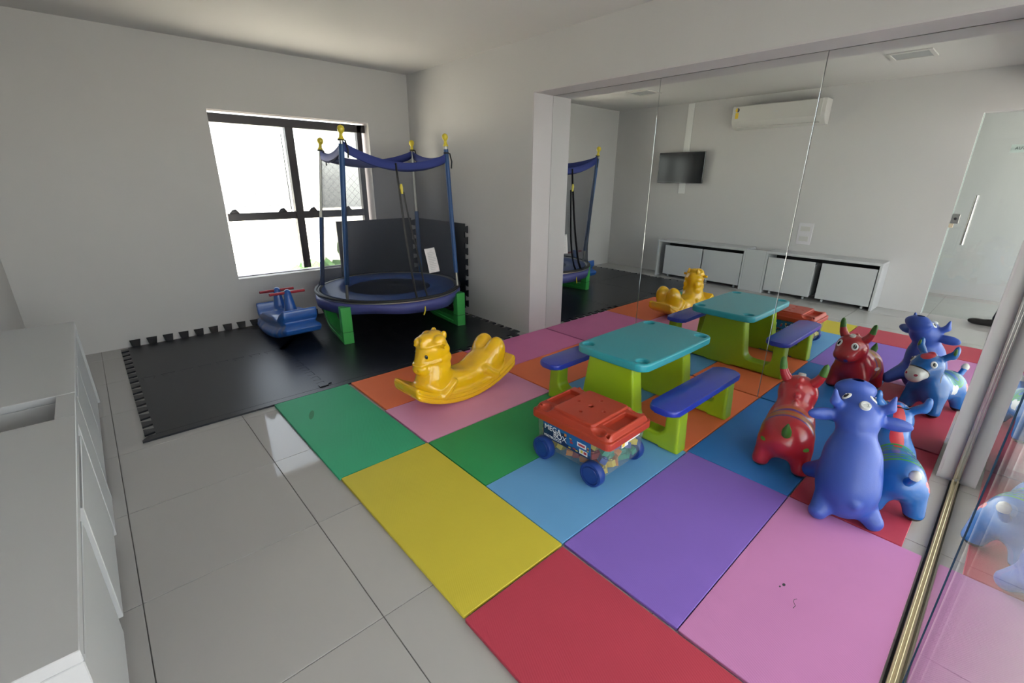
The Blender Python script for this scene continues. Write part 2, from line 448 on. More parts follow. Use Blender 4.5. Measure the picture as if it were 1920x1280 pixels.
for x0, x1, z0, z1 in ((WX0+0.03, 1.615, WZ0+0.03, 1.005), (1.69, 2.345, WZ0+0.03, 1.005), (WX0+0.03, 1.615, 1.07, 1.86), (1.69, 2.345, 1.07, 1.86)):
    wpart('pane', x0, x1, F0+0.028, F0+0.032, z0, z1, m='glass', bev=0)
wpart('sash_strip', 1.578, 1.584, F0+0.02, F0+0.026, 1.07, 1.80, bev=0)
wpart('window_sill', WX0, WX1, YB-0.002, F0, WZ0, WZ0+0.006, m='stucco', bev=0.002)
nb = bmesh.new()                                # safety net of thin cord outside the panes
yn = YB+0.185-YB
for k in range(-28, 29):
    for sgn in (1, -1):
        pts = []
        for s_ in (0, 1):
            pass
        x0 = 0.733 + k*0.075
        # diagonal cord clipped to the opening
        a, b2 = 0.0, 1.48
        xa, xb = x0 - sgn*0.74, x0 + sgn*0.74
        t0, t1 = 0.0, 1.0
        dx = xb-xa
        for lim, s2 in ((0.0, 1), (1.466, -1)):
            tt = (lim-xa)/dx
            if (dx > 0) == (s2 > 0): t0 = max(t0, tt)
            else: t1 = min(t1, tt)
        if t1-t0 > 0.02:
            add_tube(nb, [(xa+dx*t0, yn, 1.48*t0), (xa+dx*t1, yn, 1.48*t1)], 0.0011, 3)
so_ = mesh_obj('safety_net', nb, M['blackmatte'], win); so_['kind'] = 'stuff'

# ------------------------------------------------------------------ mirror panels in the recess
def mirror_panel(y0, y1, label):
    t = empty('mirror_panel', (XM, y0, 0), 0, label, 'mirror', 'mirror panels in the recess')
    box('mirror_glass', 0, 0.004, 0, y1-y0, 0.002, 2.066, M['mirror'], t, 0.0006)
    box('backing', 0.0041, 0.011, 0.002, y1-y0-0.002, 0.004, 2.064, M['greypanel'], t)
mirror_panel(1.977, 2.987, 'tall frameless mirror panel nearest the window wall, farthest of the three')
mirror_panel(0.9725, 1.9735, 'tall frameless mirror panel in the middle of the recess, behind the play table')
mirror_panel(0.013, 0.969, 'tall frameless mirror panel beside the front glass, nearest, behind the inflatable animals')

# ------------------------------------------------------------------ front glazing with its floor channel
gl = empty('window_2', (1.13, -0.065, 0), kind='structure')
box('glass_panel', 0, 1.79, -0.004, 0.004, 0.012, 2.12, M['glass'], gl, 0)
box('glass_edge', -0.0025, -0.0005, -0.004, 0.004, 0.012, 2.12, M['glassedge'], gl)
bm = bmesh.new()
for y in (-0.017, 0.009): add_box(bm, -0.95, 1.795, y, y+0.008, 0, 0.022, 0.001)
add_box(bm, -0.95, 1.795, -0.017, 0.017, 0, 0.006)
mesh_obj('floor_channel', bm, M['brass'], gl)
box('floor_gasket', -0.95, 1.795, 0.0172, 0.024, 0.0, 0.004, M['blackmatte'], gl)
bm = bmesh.new()
for y in (-0.017, 0.009): add_box(bm, 1.775, 1.799, y, y+0.008, 0.0221, 2.12, 0.001)
add_box(bm, 1.793, 1.799, -0.017, 0.017, 0.0221, 2.12)
mesh_obj('wall_channel', bm, M['chrome'], gl)
box('head_channel', -1.65, 1.795, -0.02, 0.02, 2.12, 2.14, M['chrome'], gl)
lf = empty('door_1', (0.22, -0.0665, 0), kind='structure')
box('glass_leaf', 0, 0.9062, -0.004, 0.004, 0.012, 2.12, M['glass'], lf)

# glass door in the left wall (seen in the mirror)
dr = empty('door_2', (XT-0.03, DY0, 0), kind='structure')
box('glass_leaf', -0.005, 0.005, 0.005, 0.655, 0.01, 2.06, M['green_glass'], dr)
ed = box('glass_edge', -0.005, 0.005, 0.655, 0.6575, 0.01, 2.06, mat('pale_glass_edge', (0.45, 0.62, 0.58), 0.2), dr)
hp = tube('door_handle', [(0.045, 0.51, 0.79), (0.045, 0.51, 1.29)], 0.016, M['chrome'], dr, 14)
for z in (0.85, 1.23):
    tube('standoff', [(0.006, 0.51, z), (0.04, 0.51, z)], 0.009, M['chrome'], hp, 10)
lk = box('lock_plate', 0.005, 0.022, 0.59, 0.655, 1.0, 1.10, M['chrome'], dr, 0.004)
ball('lock_cylinder', (0.024, 0.622, 1.05), (0.004, 0.014, 0.014), M['frame'], lk)
box('strike_box', -0.02, 0.012, 0.625, 0.659, 0.955, 0.998, mat('cream_plastic', (0.62, 0.52, 0.38), 0.5), dr, 0.003)
sg = box('door_sign', -0.0090, -0.0078, 0.13, 0.39, 1.69, 1.765, mat('sign_white', (0.85, 0.86, 0.86), 0.5), dr, 0.0005)
def text_obj(name, body, size, mtx, m, parent, align='LEFT', extr=0.0006):
    cu = bpy.data.curves.new(name, 'FONT'); cu.body = body; cu.size = size; cu.align_x = align; cu.extrude = extr
    o = bpy.data.objects.new(name, cu); COL.objects.link(o)
    bpy.context.view_layer.update()
    me = bpy.data.meshes.new_from_object(o.evaluated_get(bpy.context.evaluated_depsgraph_get()))
    bpy.data.objects.remove(o); bpy.data.curves.remove(cu)
    me.name = name; me.materials.clear(); me.materials.append(m); me.transform(mtx)
    if mtx.to_3x3().determinant() < 0: me.flip_normals()
    return link(bpy.data.objects.new(name, me), name, parent)
M['ink'] = mat('ink', (0.05, 0.05, 0.06), 0.6); M['whiteink'] = mat('white_print', (0.82, 0.83, 0.84), 0.5)
# lettering faces the corridor, so it is read through the glass (and right way round in the mirror)
text_obj('sign_lettering', 'AUTORIZADA', 0.036, Matrix.Translation((-0.0070, 0.36, 1.718)) @ Matrix(((0, 0, 1, 0), (-1, 0, 0, 0), (0, 1, 0, 0), (0, 0, 0, 1))) @ Matrix.Identity(4), M['ink'], sg)

# ------------------------------------------------------------------ terrace outside the front glass, and the ground far below the window
struct(box('terrace_floor', -4.5, 9.0, -7.0, -3.2, -0.14, -0.004, mat('terrace_tile', (0.62, 0.60, 0.58), 0.35)))
struct(box('terrace_floor_side', 3.30, 9.0, -3.2, 0.6, -0.14, -0.004, bpy.data.materials['terrace_tile']))
struct(box('unseen_sky_blocker', -4.5, 9.0, -4.0, -0.2, ZC+0.151, ZC+0.3, M['ceiling']))  # unseen overhang, added to cut sky light and sun through the front glass
struct(box('terrace_parapet', -4.5, 9.0, -7.15, -7.0, 0, 1.1, M['stucco']))
struct(box('outer_ground', -140, 140, 6.0, 260, -14.2, -14.0, mat('sunlit_ground', (0.63, 0.56, 0.49), 0.95, var=0.25, vscale=0.05)))
M['leaf'] = mat('far_foliage', (0.06, 0.13, 0.04), 0.9, var=0.3, vscale=1.2); M['bark'] = mat('far_bark', (0.12, 0.08, 0.05), 0.9)
def far_tree(x, y, h, r, label):
    t = empty('tree', (x, y, -14), random.random()*6, label, 'tree', 'trees far below the window')
    bm = bmesh.new()
    for k in range(9):
        a = random.random()*6.28; q = random.random()**.5*r*.7
        bmesh.ops.create_icosphere(bm, subdivisions=2, radius=r*random.uniform(.4, .62), matrix=Matrix.Translation((q*math.cos(a), q*math.sin(a), h*random.uniform(.62, .95))))
    for v in bm.verts: v.co += Vector([random.uniform(-.12, .12)*r for _ in range(3)])
    mesh_obj('foliage', bm, M['leaf'], t)
    tube('trunk', [(0, 0, 0), (.1, 0, h*.4), (0, .1, h*.75)], [r*.13, r*.1, r*.06], M['bark'], t, 8)
LT = ['faint green tree outside the window, seen through the lower left pane', 'far green tree outside, left of the window mullion', 'far green tree outside, right of the window mullion', 'small round tree outside, lowest through the lower left pane', 'small tree outside, lowest beside the window mullion', 'farthest tree outside, behind the trampoline net']
for i, (x, y, h, r) in enumerate(((10, 32, 6, 3.2), (14.5, 44, 7, 3.4), (20, 46, 6, 3.6), (8.5, 24, 4, 2.0), (16, 34, 4.5, 2.2), (27, 60, 7, 4.0))):
    far_tree(x, y, h, r, LT[i])

# ------------------------------------------------------------------ things on the left wall, seen in the mirror
t = empty('air_conditioner', (XT, 2.49, 2.05), 0, 'long white split air conditioner high on the left wall', 'air conditioner')
bm = bmesh.new(); add_prism(bm, [(0, 0.0), (0.10, 0.0), (0.165, 0.05), (0.195, 0.09), (0.2, 0.25), (0.19, 0.275), (0, 0.275)], -0.54, 0.54, 0.008, 2,
          M=Matrix(((1, 0, 0, 0), (0, 0, -1, 0), (0, 1, 0, 0), (0, 0, 0, 1)))); auto_smooth(mesh_obj('casing', bm, M['acwhite'], t), 35)
box('front_panel', 0.195, 0.204, -0.50, 0.50, 0.085, 0.268, M['acwhite'], t, 0.003)
lv = box('louver', 0, 0.012, -0.48, 0.48, 0, 0.06, M['acwhite'], t, 0.003, M=Matrix.Translation((0.135, 0, 0.012)) @ Matrix.Rotation(-0.75, 4, 'Y'))
st = prism('energy_sticker', [(0.026*math.cos(a*PI/10), 0.026*math.sin(a*PI/10)) for a in range(20)], 0.2045, 0.2055, M['yellowsticker'], t,
           M=Matrix(((0, 0, 1, 0), (1, 0, 0, 0.515-0.04), (0, 1, 0, 0.225), (0, 0, 0, 1)))); tag(st, 'round yellow and black energy sticker')
prism('black_half', [(0.0255*math.cos(-PI/2+a*PI/10), 0.0255*math.sin(-PI/2+a*PI/10)) for a in range(11)], 0.2056, 0.2062, M['ink'], st,
      M=Matrix(((0, 0, 1, 0), (-1, 0, 0, 0.515-0.042), (0, 1, 0, 0.225), (0, 0, 0, 1))))
tag(box('price_sticker', 0.2045, 0.2055, 0.455, 0.495, 0.125, 0.195, M['yellowsticker'], t), 'yellow rectangular sticker')
box('maker_mark', 0.2042, 0.2048, -0.03, 0.03, 0.172, 0.180, M['greypanel'], t)

t = empty('television', (XT, 3.74, 1.585), 0, 'black flat television mounted on the left wall, facing the mirror', 'television')
box('rear_shell', 0.03, 0.065, -0.33, 0.33, -0.18, 0.18, M['blackmatte'], t, 0.01)
box('bezel', 0.065, 0.09, -0.365, 0.365, -0.215, 0.215, M['blackplastic'], t, 0.004)
box('screen', 0.0905, 0.0925, -0.353, 0.353, -0.198, 0.203, mat('screen_glass', (0.01, 0.012, 0.014), 0.14, spec=0.4), t)
box('wall_bracket', 0.0125, 0.03, -0.1, 0.1, -0.1, 0.1, M['blackmatte'], t)
tag(box('cable_cover', XT, XT+0.012, 3.67, 3.77, 1.22, 2.45, mat('fresh_plaster', (0.76, 0.76, 0.75), 0.7), None, 0.003), 'white vertical cable cover running behind the television up to the ceiling', 'cable cover')

t = empty('socket_plate', (XT, 1.945, 0.775), 0, 'white double socket plate on the left wall above the cabinets', 'socket')
box('plate', 0, 0.008, -0.085, 0.085, -0.135, 0.135, mat('plate_white', (0.66, 0.64, 0.67), 0.35), t, 0.003)
for z in (-0.062, 0.062): box('module', 0.008, 0.012, -0.055, 0.055, z-0.03, z+0.03, M['acwhite'], t, 0.002)

for (x, y), lb in (((0.65, 1.085), 'square flush ceiling light panel, unlit, nearest the door'), ((0.68, 3.755), 'square flush ceiling light panel, unlit, nearest the window wall')):
    t = empty('ceiling_light', (x, y, ZC), 0, lb, 'ceiling light', 'flush ceiling lights')
    bm = bmesh.new()
    for b in ((-0.16, 0.16, -0.16, -0.13), (-0.16, 0.16, 0.13, 0.16), (-0.16, -0.13, -0.13, 0.13), (0.13, 0.16, -0.13, 0.13)): add_box(bm, *b, -0.012, 0, 0.002)
    mesh_obj('frame', bm, M['acwhite'], t)
    box('diffuser', -0.13, 0.13, -0.13, 0.13, -0.006, -0.001, M['lamp_grey'], t)

# ------------------------------------------------------------------ low white cabinets and their roll-out bins
CX = -0.185
def cabinet(y0, y1, label):
    t = empty('low_cabinet', (XT, y0, 0), 0, label, 'cabinet', 'low white cabinets along the left wall')
    d = CX-XT; L = y1-y0
    box('top_panel', 0.002, d, 0, L, 0.52, 0.55, M['white'], t, 0.002)
    for a in (0, L-0.025): box('side_panel', 0.002, d, a, a+0.025, 0, 0.5195, M['white'], t, 0.002)
    box('back_panel', 0.002, 0.012, 0.0255, L-0.0255, 0.05, 0.5195, M['dark'], t)
    return t
cabinet(2.50, 3.82, 'low white cabinet in the corner by the window wall, far one of the pair')
cabinet(1.01, 2.24, 'low white cabinet by the glass door, near one of the pair')
tag(box('filler_panel', CX-0.06, CX-0.001, 2.2415, 2.4985, 0.0, 0.549, M['white'], None, 0.002), 'plain white filler panel closing the gap between the two low cabinets', 'panel')
def bin_(y0, y1, push, label):
    t = empty('storage_bin', (CX-0.006+push, y0, 0), 0, label, 'storage bin', 'roll-out bins under the cabinets')
    L = y1-y0; D = 0.27
    box('front_panel', -0.018, 0, 0, L, 0.045, 0.478, M['white'], t, 0.002)
    for a in (0.004, L-0.02): box('side_panel', -D, -0.0185, a, a+0.016, 0.05, 0.44, M['white'], t, 0.001)
    box('base_panel', -D, -0.0185, 0.0205, L-0.0205, 0.05, 0.065, M['white'], t)
    box('back_panel', -D, -D+0.015, 0.0205, L-0.0205, 0.0655, 0.44, M['white'], t)
    for x in (-0.05, -D+0.04):
        for a in (0.07, L-0.07):
            cs = lathe('caster', [(0.003, -0.01), (0.018, -0.01), (0.02, -0.006), (0.02, 0.006), (0.018, 0.01), (0.003, 0.01)], M['greypanel'], t, 14,
                       M=Matrix.Translation((x, a, 0.0202)) @ Matrix.Rotation(PI/2, 4, 'X'))
            box('caster_fork', x-0.012, x+0.012, a-0.014, a+0.014, 0.041, 0.0498, M['chrome'], cs, 0.001)
bin_(3.105, 3.69, 0, 'white roll-out bin on casters nearest the window wall in the far cabinet')
bin_(2.535, 3.085, 0, 'white roll-out bin on casters in the far cabinet, beside the filler panel')
bin_(1.665, 2.205, 0.004, 'white roll-out bin on casters in the near cabinet, beside the filler panel')
bin_(1.045, 1.595, 0, 'white roll-out bin on casters in the near cabinet, nearest the glass door')

# ------------------------------------------------------------------ coloured foam mats
FOAM = dict(green=alb(42, 142, 104, 1.5), darkgreen=alb(36, 130, 76, 1.5), yellow=alb(186, 172, 56, 1.3), red=alb(166, 56, 74, 1.3), purple=alb(112, 86, 166, 1.5),
            pink=alb(180, 118, 168, 1.25), lilac=alb(190, 130, 164, 1.5), magenta=alb(178, 98, 144, 1.65), light_blue=alb(90, 144, 190, 1.4), blue=alb(38, 98, 162, 1.6), orange=alb(202, 100, 62, 1.6))
FM = {k: foam('foam_'+k, c, 0.4) for k, c in FOAM.items()}
def fmat(c, x0, x1, y0, y1, label, rz=0.0):
    g = 0.001
    o = prism('foam_mat', rrect(x0+g, x1-g, y0+g, y1-g, 0.004, 2), 0.0005, 0.0145, FM[c], None, 0.0015, 1)
    tag(o, label, 'mat', 'coloured foam mats'); return o
fmat('green', 0.648, 1.140, 1.962, 2.997, 'emerald green foam mat beside the bare floor, next to the black mats')
fmat('yellow', 0.655, 1.148, 0.950, 1.958, 'yellow foam mat on the left edge of the coloured mats')
fmat('red', 0.652, 1.140, -0.036, 0.942, 'red foam mat in the foreground, left of the purple mat')
fmat('orange', 1.162, 2.155, 2.462, 2.997, 'orange foam mat under the head of the rocking horse, against the black mats')
fmat('lilac', 1.150, 2.150, 1.960, 2.458, 'pale pink foam mat under the belly of the rocking horse')
fmat('darkgreen', 1.152, 2.150, 1.447, 1.955, 'dark green foam mat left of the toy block wagon')
fmat('light_blue', 1.150, 2.152, 0.952, 1.445, 'light blue foam mat under the toy block wagon')
fmat('purple', 1.153, 2.163, 0.449, 0.948, 'purple foam mat in front of the toy block wagon')
fmat('pink', 1.150, 2.165, -0.036, 0.447, 'large pink foam mat in the right foreground beside the glass')
fmat('magenta', 2.160, 3.150, 2.478, 2.986, 'deep pink foam mat at the far jamb of the mirror recess')
fmat('orange', 2.158, 3.150, 1.968, 2.474, 'orange foam mat behind the play table, beside the far mirror')
fmat('light_blue', 2.155, 3.150, 1.452, 1.964, 'light blue foam mat under the middle of the play table')
fmat('orange', 2.155, 3.150, 0.958, 1.448, 'orange foam mat under the near bench of the play table')
fmat('blue', 2.165, 3.150, 0.452, 0.953, 'dark blue foam mat under the red inflatable animal')
fmat('red', 2.170, 3.150, 0.028, 0.446, 'red foam mat under the donkey, against the near mirror')

mats_ = {o['label'][:8]: o for o in COL.objects if o.name.startswith('foam_mat')}
pk = next(o for o in COL.objects if o.name.startswith('foam_mat') and 'large pink' in o['label'])
gn = next(o for o in COL.objects if o.name.startswith('foam_mat') and 'emerald' in o['label'])
for (mx_, my_, r_) in ((1.605, 0.279, 0.0050), (1.586, 0.286, 0.0030)):
    prism('ink_spot', [(mx_+r_*1.6*math.cos(a*PI/5), my_+r_*math.sin(a*PI/5)) for a in range(10)], 0.0146, 0.0149, M['ink'], pk)
tube('ink_squiggle', [(1.574, 0.226, 0.0148), (1.564, 0.232, 0.0148), (1.552, 0.230, 0.0148), (1.540, 0.220, 0.0148), (1.523, 0.222, 0.0148)], 0.0009, M['ink'], pk, 5)
prism('smudge', [(0.78+0.016*math.cos(a*PI/8)+0.022*math.sin(a*PI/8), 2.70+0.055*math.sin(a*PI/8)) for a in range(16)], 0.0146, 0.0148, mat('green_smudge', alb(26, 112, 74, 1.4), 0.6), gn)
# black jigsaw mats
M['black_foam'] = foam('foam_black', (0.011, 0.013, 0.018), 0.0, 0.15)
bpy.data.materials['foam_black'].node_tree.nodes['Principled BSDF'].inputs['Roughness'].default_value = 0.34; bpy.data.materials['foam_black'].node_tree.nodes['Principled BSDF'].inputs['Specular IOR Level'].default_value = 0.5
def edge_path(p, q, n, kind, depth=0.05, lo=0.30, hi=0.62, clear=0.0):
    """points from p (inclusive) to q (exclusive); kind +1 teeth outward (right-hand side), -1 matching slots, 0 straight"""
    p = Vector(p); q = Vector(q); d = (q-p); L = d.length; d /= L; nrm = Vector((d.y, -d.x))
    pts = [p.copy()]
    if kind == 0: return pts
    pit = L/n; s = 1 if kind > 0 else -1
    for i in range(n):
        c0 = (i+0.5)*pit; a = pit*lo*0.5+0.008; b = pit*hi*0.5+0.002
        if s < 0: a += clear; b += clear
        dd = depth+(clear if s < 0 else 0)
        for t_, h in ((c0-a, 0), (c0-b, dd), (c0+b, dd), (c0+a, 0)):
            pts.append(p+d*t_+nrm*(h*s))
    return pts
def jig(x0, x1, y0, y1, edges, label, z=0.012, name='jigsaw_mat'):
    """edges: south, east, north, west kinds"""
    P = [(x0, y0), (x1, y0), (x1, y1), (x0, y1)]; pts = []
    for i in range(4):
        pts += edge_path(P[i], P[(i+1) % 4], 8, edges[i], clear=0.003)
    o = prism(name, [tuple(v) for v in pts], 0.0005, z, M['black_foam'])
    return tag(o, label, 'mat', 'black jigsaw mats')
bx = [0.035, 0.975, 1.915, 2.850]; by = [3.062, 4.01, 4.925]
names = {(0, 0): 'black jigsaw mat at the near left corner, next to the tiles', (1, 0): 'black jigsaw mat in front of the trampoline, bordering the green mat', (2, 0): 'black jigsaw mat at the near right, against the wall with the recess',
         (0, 1): 'black jigsaw mat at the far left, against the window wall', (1, 1): 'black jigsaw mat under the window, beneath the blue see-saw', (2, 1): 'black jigsaw mat in the far corner under the trampoline'}
def bend_up(o, yw, h=0.012):                    # far teeth are pushed up the wall
    for v in o.data.vertices:
        if v.co.y > yw:
            dy = v.co.y-yw; z = v.co.z
            v.co.y = yw + max(0.0, 0.036 - (z-0.0005)*0.9) - max(0, 0.02-dy)*0.6 if dy > 0 else v.co.y
            v.co.z = z*0.35 + dy*0.95
for i in range(3):
    for j in range(2):
        e = [(-1 if j else (0 if i < 2 else 1)), 1, 1, (-1 if i else 1)]
        o = jig(bx[i], bx[i+1], by[j], by[j+1], e, names[i, j])
        if j == 1:
            for v in o.data.vertices:
                if v.co.y > by[2]+0.001:
                    z = v.co.z; v.co.y = 4.9745-(z-0.0005); v.co.z = 0.012+0.05+(0.0 if z > 0.006 else 0.0)
o = prism('mat_border_strip', [(-0.03, 3.004), (1.905, 3.004), (1.905, 3.059), (-0.0, 3.059), (-0.03, 3.02)], 0.0005, 0.012, M['black_foam'])
tag(o, 'narrow black foam border strip along the front of the black mats', 'mat')
o = prism('mat_scrap', [(0.97, 3.062), (1.03, 3.065), (1.035, 3.085), (1.06, 3.09), (1.06, 3.11), (1.02, 3.12), (1.01, 3.10), (0.97, 3.10)], 0.0125, 0.019, M['black_foam'])
tag(o, 'small loose black foam piece lying on the mat border', 'foam piece')
# two spare mats standing in the corner behind the trampoline
def standing(label, u, loc, rx, rz, size=1.0, es=(1, 1, 1, 1)):
    P = [(0, 0), (size, 0), (size, size), (0, size)]; pts = []
    for i in range(4): pts += edge_path(P[i], P[(i+1) % 4], 8, es[i])
    o = prism('jigsaw_mat', [tuple(v) for v in pts], 0, 0.012, M['black_foam'])
    o.location = loc; o.rotation_euler = (PI/2-rx, 0, rz); tag(o, label, 'mat', 'black jigsaw mats'); return o
standing('black jigsaw mat standing upright against the window wall behind the trampoline', 0, (1.965, 4.950, 0.064), 0.015, 0, 0.90, (1, 1, 0, 0))
standing('black jigsaw mat standing upright against the wall beside the trampoline', 0, (2.908, 4.86, 0.064), 0.015, -PI/2, 0.90, (1, 1, 0, 0))

# ------------------------------------------------------------------ trampoline
M['blue_fab'] = mat('blue_fabric', (0.028, 0.045, 0.22), 0.75, bump=0.4, bscale=250)
M['blue_pad'] = mat('blue_vinyl', (0.018, 0.075, 0.33), 0.35, bump=0.3, bscale=14)
M['skirt'] = mat('indigo_vinyl', (0.07, 0.08, 0.27), 0.45, bump=0.3, bscale=20)
M['sleeve'] = mat('blue_foam_sleeve', (0.02, 0.075, 0.22), 0.5)
M['steel'] = mat('galvanised', (0.55, 0.54, 0.50), 0.32, metal=0.9)
M['green_pl'] = mat('green_plastic', (0.05, 0.38, 0.08), 0.35, bump=0.05)
M['yellow_pl'] = mat('yellow_cap', (0.72, 0.58, 0.04), 0.35, coat=0.3)
M['net'] = net_mat('black_net', (0.07, 0.075, 0.09), 0.34, 0.38)
M['bed'] = mat('jump_bed', (0.014, 0.014, 0.017), 0.55)
M['paper'] = mat('paper', (0.74, 0.71, 0.72), 0.7)
TC = Vector((2.13, 4.18)); TR = 0.67; TZ = 0.375
tr = empty('trampoline', (TC.x, TC.y, 0), 0, 'small round trampoline with black safety net and green legs by the window', 'trampoline')
def tl(x, y, z): return Vector((x-TC.x, y-TC.y, z))
ring = [(TR*math.cos(2*PI*k/64), TR*math.sin(2*PI*k/64), TZ) for k in range(64)]
tube('rim', ring, 0.02, M['steel'], tr, 12, True)
lathe('jump_bed', [(0.001, TZ-0.016), (0.44, TZ-0.006), (0.44, TZ-0.002), (0.001, TZ-0.012)], M['bed'], tr, 48)
lathe('edge_pad', [(0.40, TZ-0.001), (0.42, TZ+0.016), (0.53, TZ+0.026), (0.638, TZ+0.018), (0.645, TZ-0.004), (0.53, TZ-0.001)], M['blue_pad'], tr, 48)
# skirt hanging below the rim, in folds
bm = bmesh.new(); rows = []
for z, rr in ((TZ-0.008, TR+0.022), (TZ-0.05, TR+0.026), (TZ-0.105, TR+0.012)):
    rows.append([bm.verts.new(((rr+0.012*math.sin(9*a)*(TZ-z)/0.1)*math.cos(a), (rr+0.012*math.sin(9*a)*(TZ-z)/0.1)*math.sin(a), z-0.012*math.sin(4*a+1)*(TZ-z)/0.1)) for a in [2*PI*k/96 for k in range(96)]])
for A, B in zip(rows, rows[1:]):
    for k in range(96): bm.faces.new((A[k], B[k], B[(k+1) % 96], A[(k+1) % 96]))
o = mesh_obj('skirt', bm, M['skirt'], tr, True); sm = o.modifiers.new('thick', 'SOLIDIFY'); sm.thickness = 0.003
base = [(1.555, 3.86), (2.60, 3.68), (2.70, 4.52), (1.60, 4.56)]
tops = [(1.585, 3.705, 1.70), (2.565, 3.745, 1.705), (2.715, 4.585, 1.70), (1.735, 4.535, 1.665)]
nettop = [1.655, 1.60, 1.66, 1.615]
# U-shaped green legs (sweep of a square section): front post, floor bar, rear post
def leg(xf, yf, xb, yb):
    pts = [(xf, yf, TZ-0.04), (xf, yf, 0.16), (xf, yf, 0.075)]
    n = 7
    pts = [(xf, yf, TZ-0.03), (xf, yf, 0.045)]
    return pts
def green_leg(f, b):
    f = Vector(f); b = Vector(b); d = (b-f); L = d.length; d /= L; nx = Vector((d.y, -d.x))
    outer = [(0, 0.33), (0, 0.0), (L-0.30, 0.0)] + [(L-0.30+0.30*math.sin(a), 0.30-0.30*math.cos(a)) for a in [PI/2*k/7 for k in range(1, 8)]] + [(L, 0.33)]
    inner = [(L-0.075, 0.33)] + [(L-0.30+0.225*math.sin(a), 0.30-0.225*math.cos(a)) for a in [PI/2*(7-k)/7 for k in range(0, 8)]] + [(0.085, 0.075), (0.075, 0.085), (0.075, 0.33)]
    poly = outer+inner
    Mx = Matrix(((d.x, 0, nx.x, f.x-TC.x), (d.y, 0, nx.y, f.y-TC.y), (0, 1, 0, 0.013), (0, 0, 0, 1)))
    o = prism('leg', poly, -0.045, 0.045, M['green_pl'], tr, 0.006, 2, Mx)
    bm = bmesh.new()
    rib = [(0.09, 0.036), (L-0.30, 0.036)] + [(L-0.30+0.264*math.sin(a), 0.30-0.264*math.cos(a)) for a in [PI/2*k/7 for k in range(1, 8)]]
    for s in (-0.046, 0.046):
        add_tube(bm, [Mx @ Vector((a, h, s)) for a, h in rib], 0.006, 6)
    mesh_obj('rib', bm, M['green_pl'], o, True)
    box('foot_joint', -0.0015, 0.0765, -0.0465, 0.0465, 0.118, 0.122, mat('joint_shadow', (0.01, 0.08, 0.02), 0.6) if 'joint_shadow' not in bpy.data.materials else bpy.data.materials['joint_shadow'], o,
        M=Matrix(((d.x, nx.x, 0, f.x-TC.x), (d.y, nx.y, 0, f.y-TC.y), (0, 0, 1, 0), (0, 0, 0, 1))))
green_leg((1.505, 3.80), (1.62, 4.56)); green_leg((2.585, 3.60), (2.66, 4.42))
for i in range(4):
    b, tp = base[i], tops[i]
    pole = tube('pole', [tl(*b, TZ+0.0), tl(*b, TZ+0.05), tl(*tp)], 0.0125, M['steel'], tr, 12)
    p0 = Vector((*b, TZ)); p1 = Vector(tp)
    f0, f1 = ((0.12, 0.96) if i in (0, 1) else (0.02, 0.52))
    a_, b_2 = p0.lerp(p1, f0), p0.lerp(p1, f1)
    tube('foam_sleeve', [tl(*a_), tl(*b_2)], 0.021, M['sleeve'], pole, 12)
    d = (p1-p0).normalized()
    prof = [(0.014, -0.03), (0.022, -0.028), (0.024, -0.018), (0.016, -0.010), (0.013, 0.012), (0.014, 0.022), (0.022, 0.03), (0.0265, 0.042), (0.0265, 0.056), (0.022, 0.068), (0.012, 0.076), (0.002, 0.079)]
    lathe('finial', prof, M['yellow_pl'], pole, 18, M=Matrix.Translation(tl(*p1)) @ aim(d).to_4x4())
    zt = nettop[i]; q = p0.lerp(p1, (zt-TZ)/(p1.z-TZ))
    bm = bmesh.new(); add_tube(bm, [tl(*(q+Vector((0.02*math.cos(a), 0.02*math.sin(a), 0.02)))) for a in [2*PI*k/12 for k in range(12)]], 0.007, 6, True)
    add_tube(bm, [tl(*(q+Vector((0.022, -0.02, 0.02)))), tl(*(q+Vector((0.035, -0.03, -0.05)))), tl(*(q+Vector((0.03, -0.028, -0.11))))], 0.006, 6)
    mesh_obj('strap', bm, M['blackmatte'], pole, True)
# safety net: lofts from the rim up to the straight spans between the poles
def pole_pt(i, z):
    p0 = Vector((*base[i], TZ)); p1 = Vector(tops[i]); return p0.lerp(p1, (z-TZ)/(p1.z-TZ))
order = [0, 1, 2, 3]
angs = [math.atan2(base[i][1]-TC.y, base[i][0]-TC.x) for i in order]
SAG = [0.11, 0.05, 0.08, 0.05]
def net_pt(k, s, t):
    i, j = order[k], order[(k+1) % 4]
    a0 = angs[k]; a1 = angs[(k+1) % 4]
    while a1 < a0: a1 += 2*PI
    a = a0+(a1-a0)*s
    bot = Vector((TC.x+(TR+0.012)*math.cos(a), TC.y+(TR+0.012)*math.sin(a), TZ+0.012))
    A, B = pole_pt(i, nettop[i]), pole_pt(j, nettop[j])
    top = A.lerp(B, s); top.z -= SAG[k]*4*s*(1-s)
    u = min(1, t*1.0); bl = u**0.65
    p = Vector((bot.x+(top.x-bot.x)*bl, bot.y+(top.y-bot.y)*bl, bot.z+(top.z-bot.z)*t))
    return p
NS, NT = 22, 16
bm = bmesh.new()
for k in range(4):
    g = [[bm.verts.new(tl(*net_pt(k, s/NS, t/NT))) for t in range(NT+1)] for s in range(NS+1)]
    for s in range(NS):
        for t in range(NT): bm.faces.new((g[s][t], g[s+1][t], g[s+1][t+1], g[s][t+1]))
bmesh.ops.remove_doubles(bm, verts=bm.verts, dist=0.0005)
mesh_obj('safety_net', bm, M['net'], tr, True)
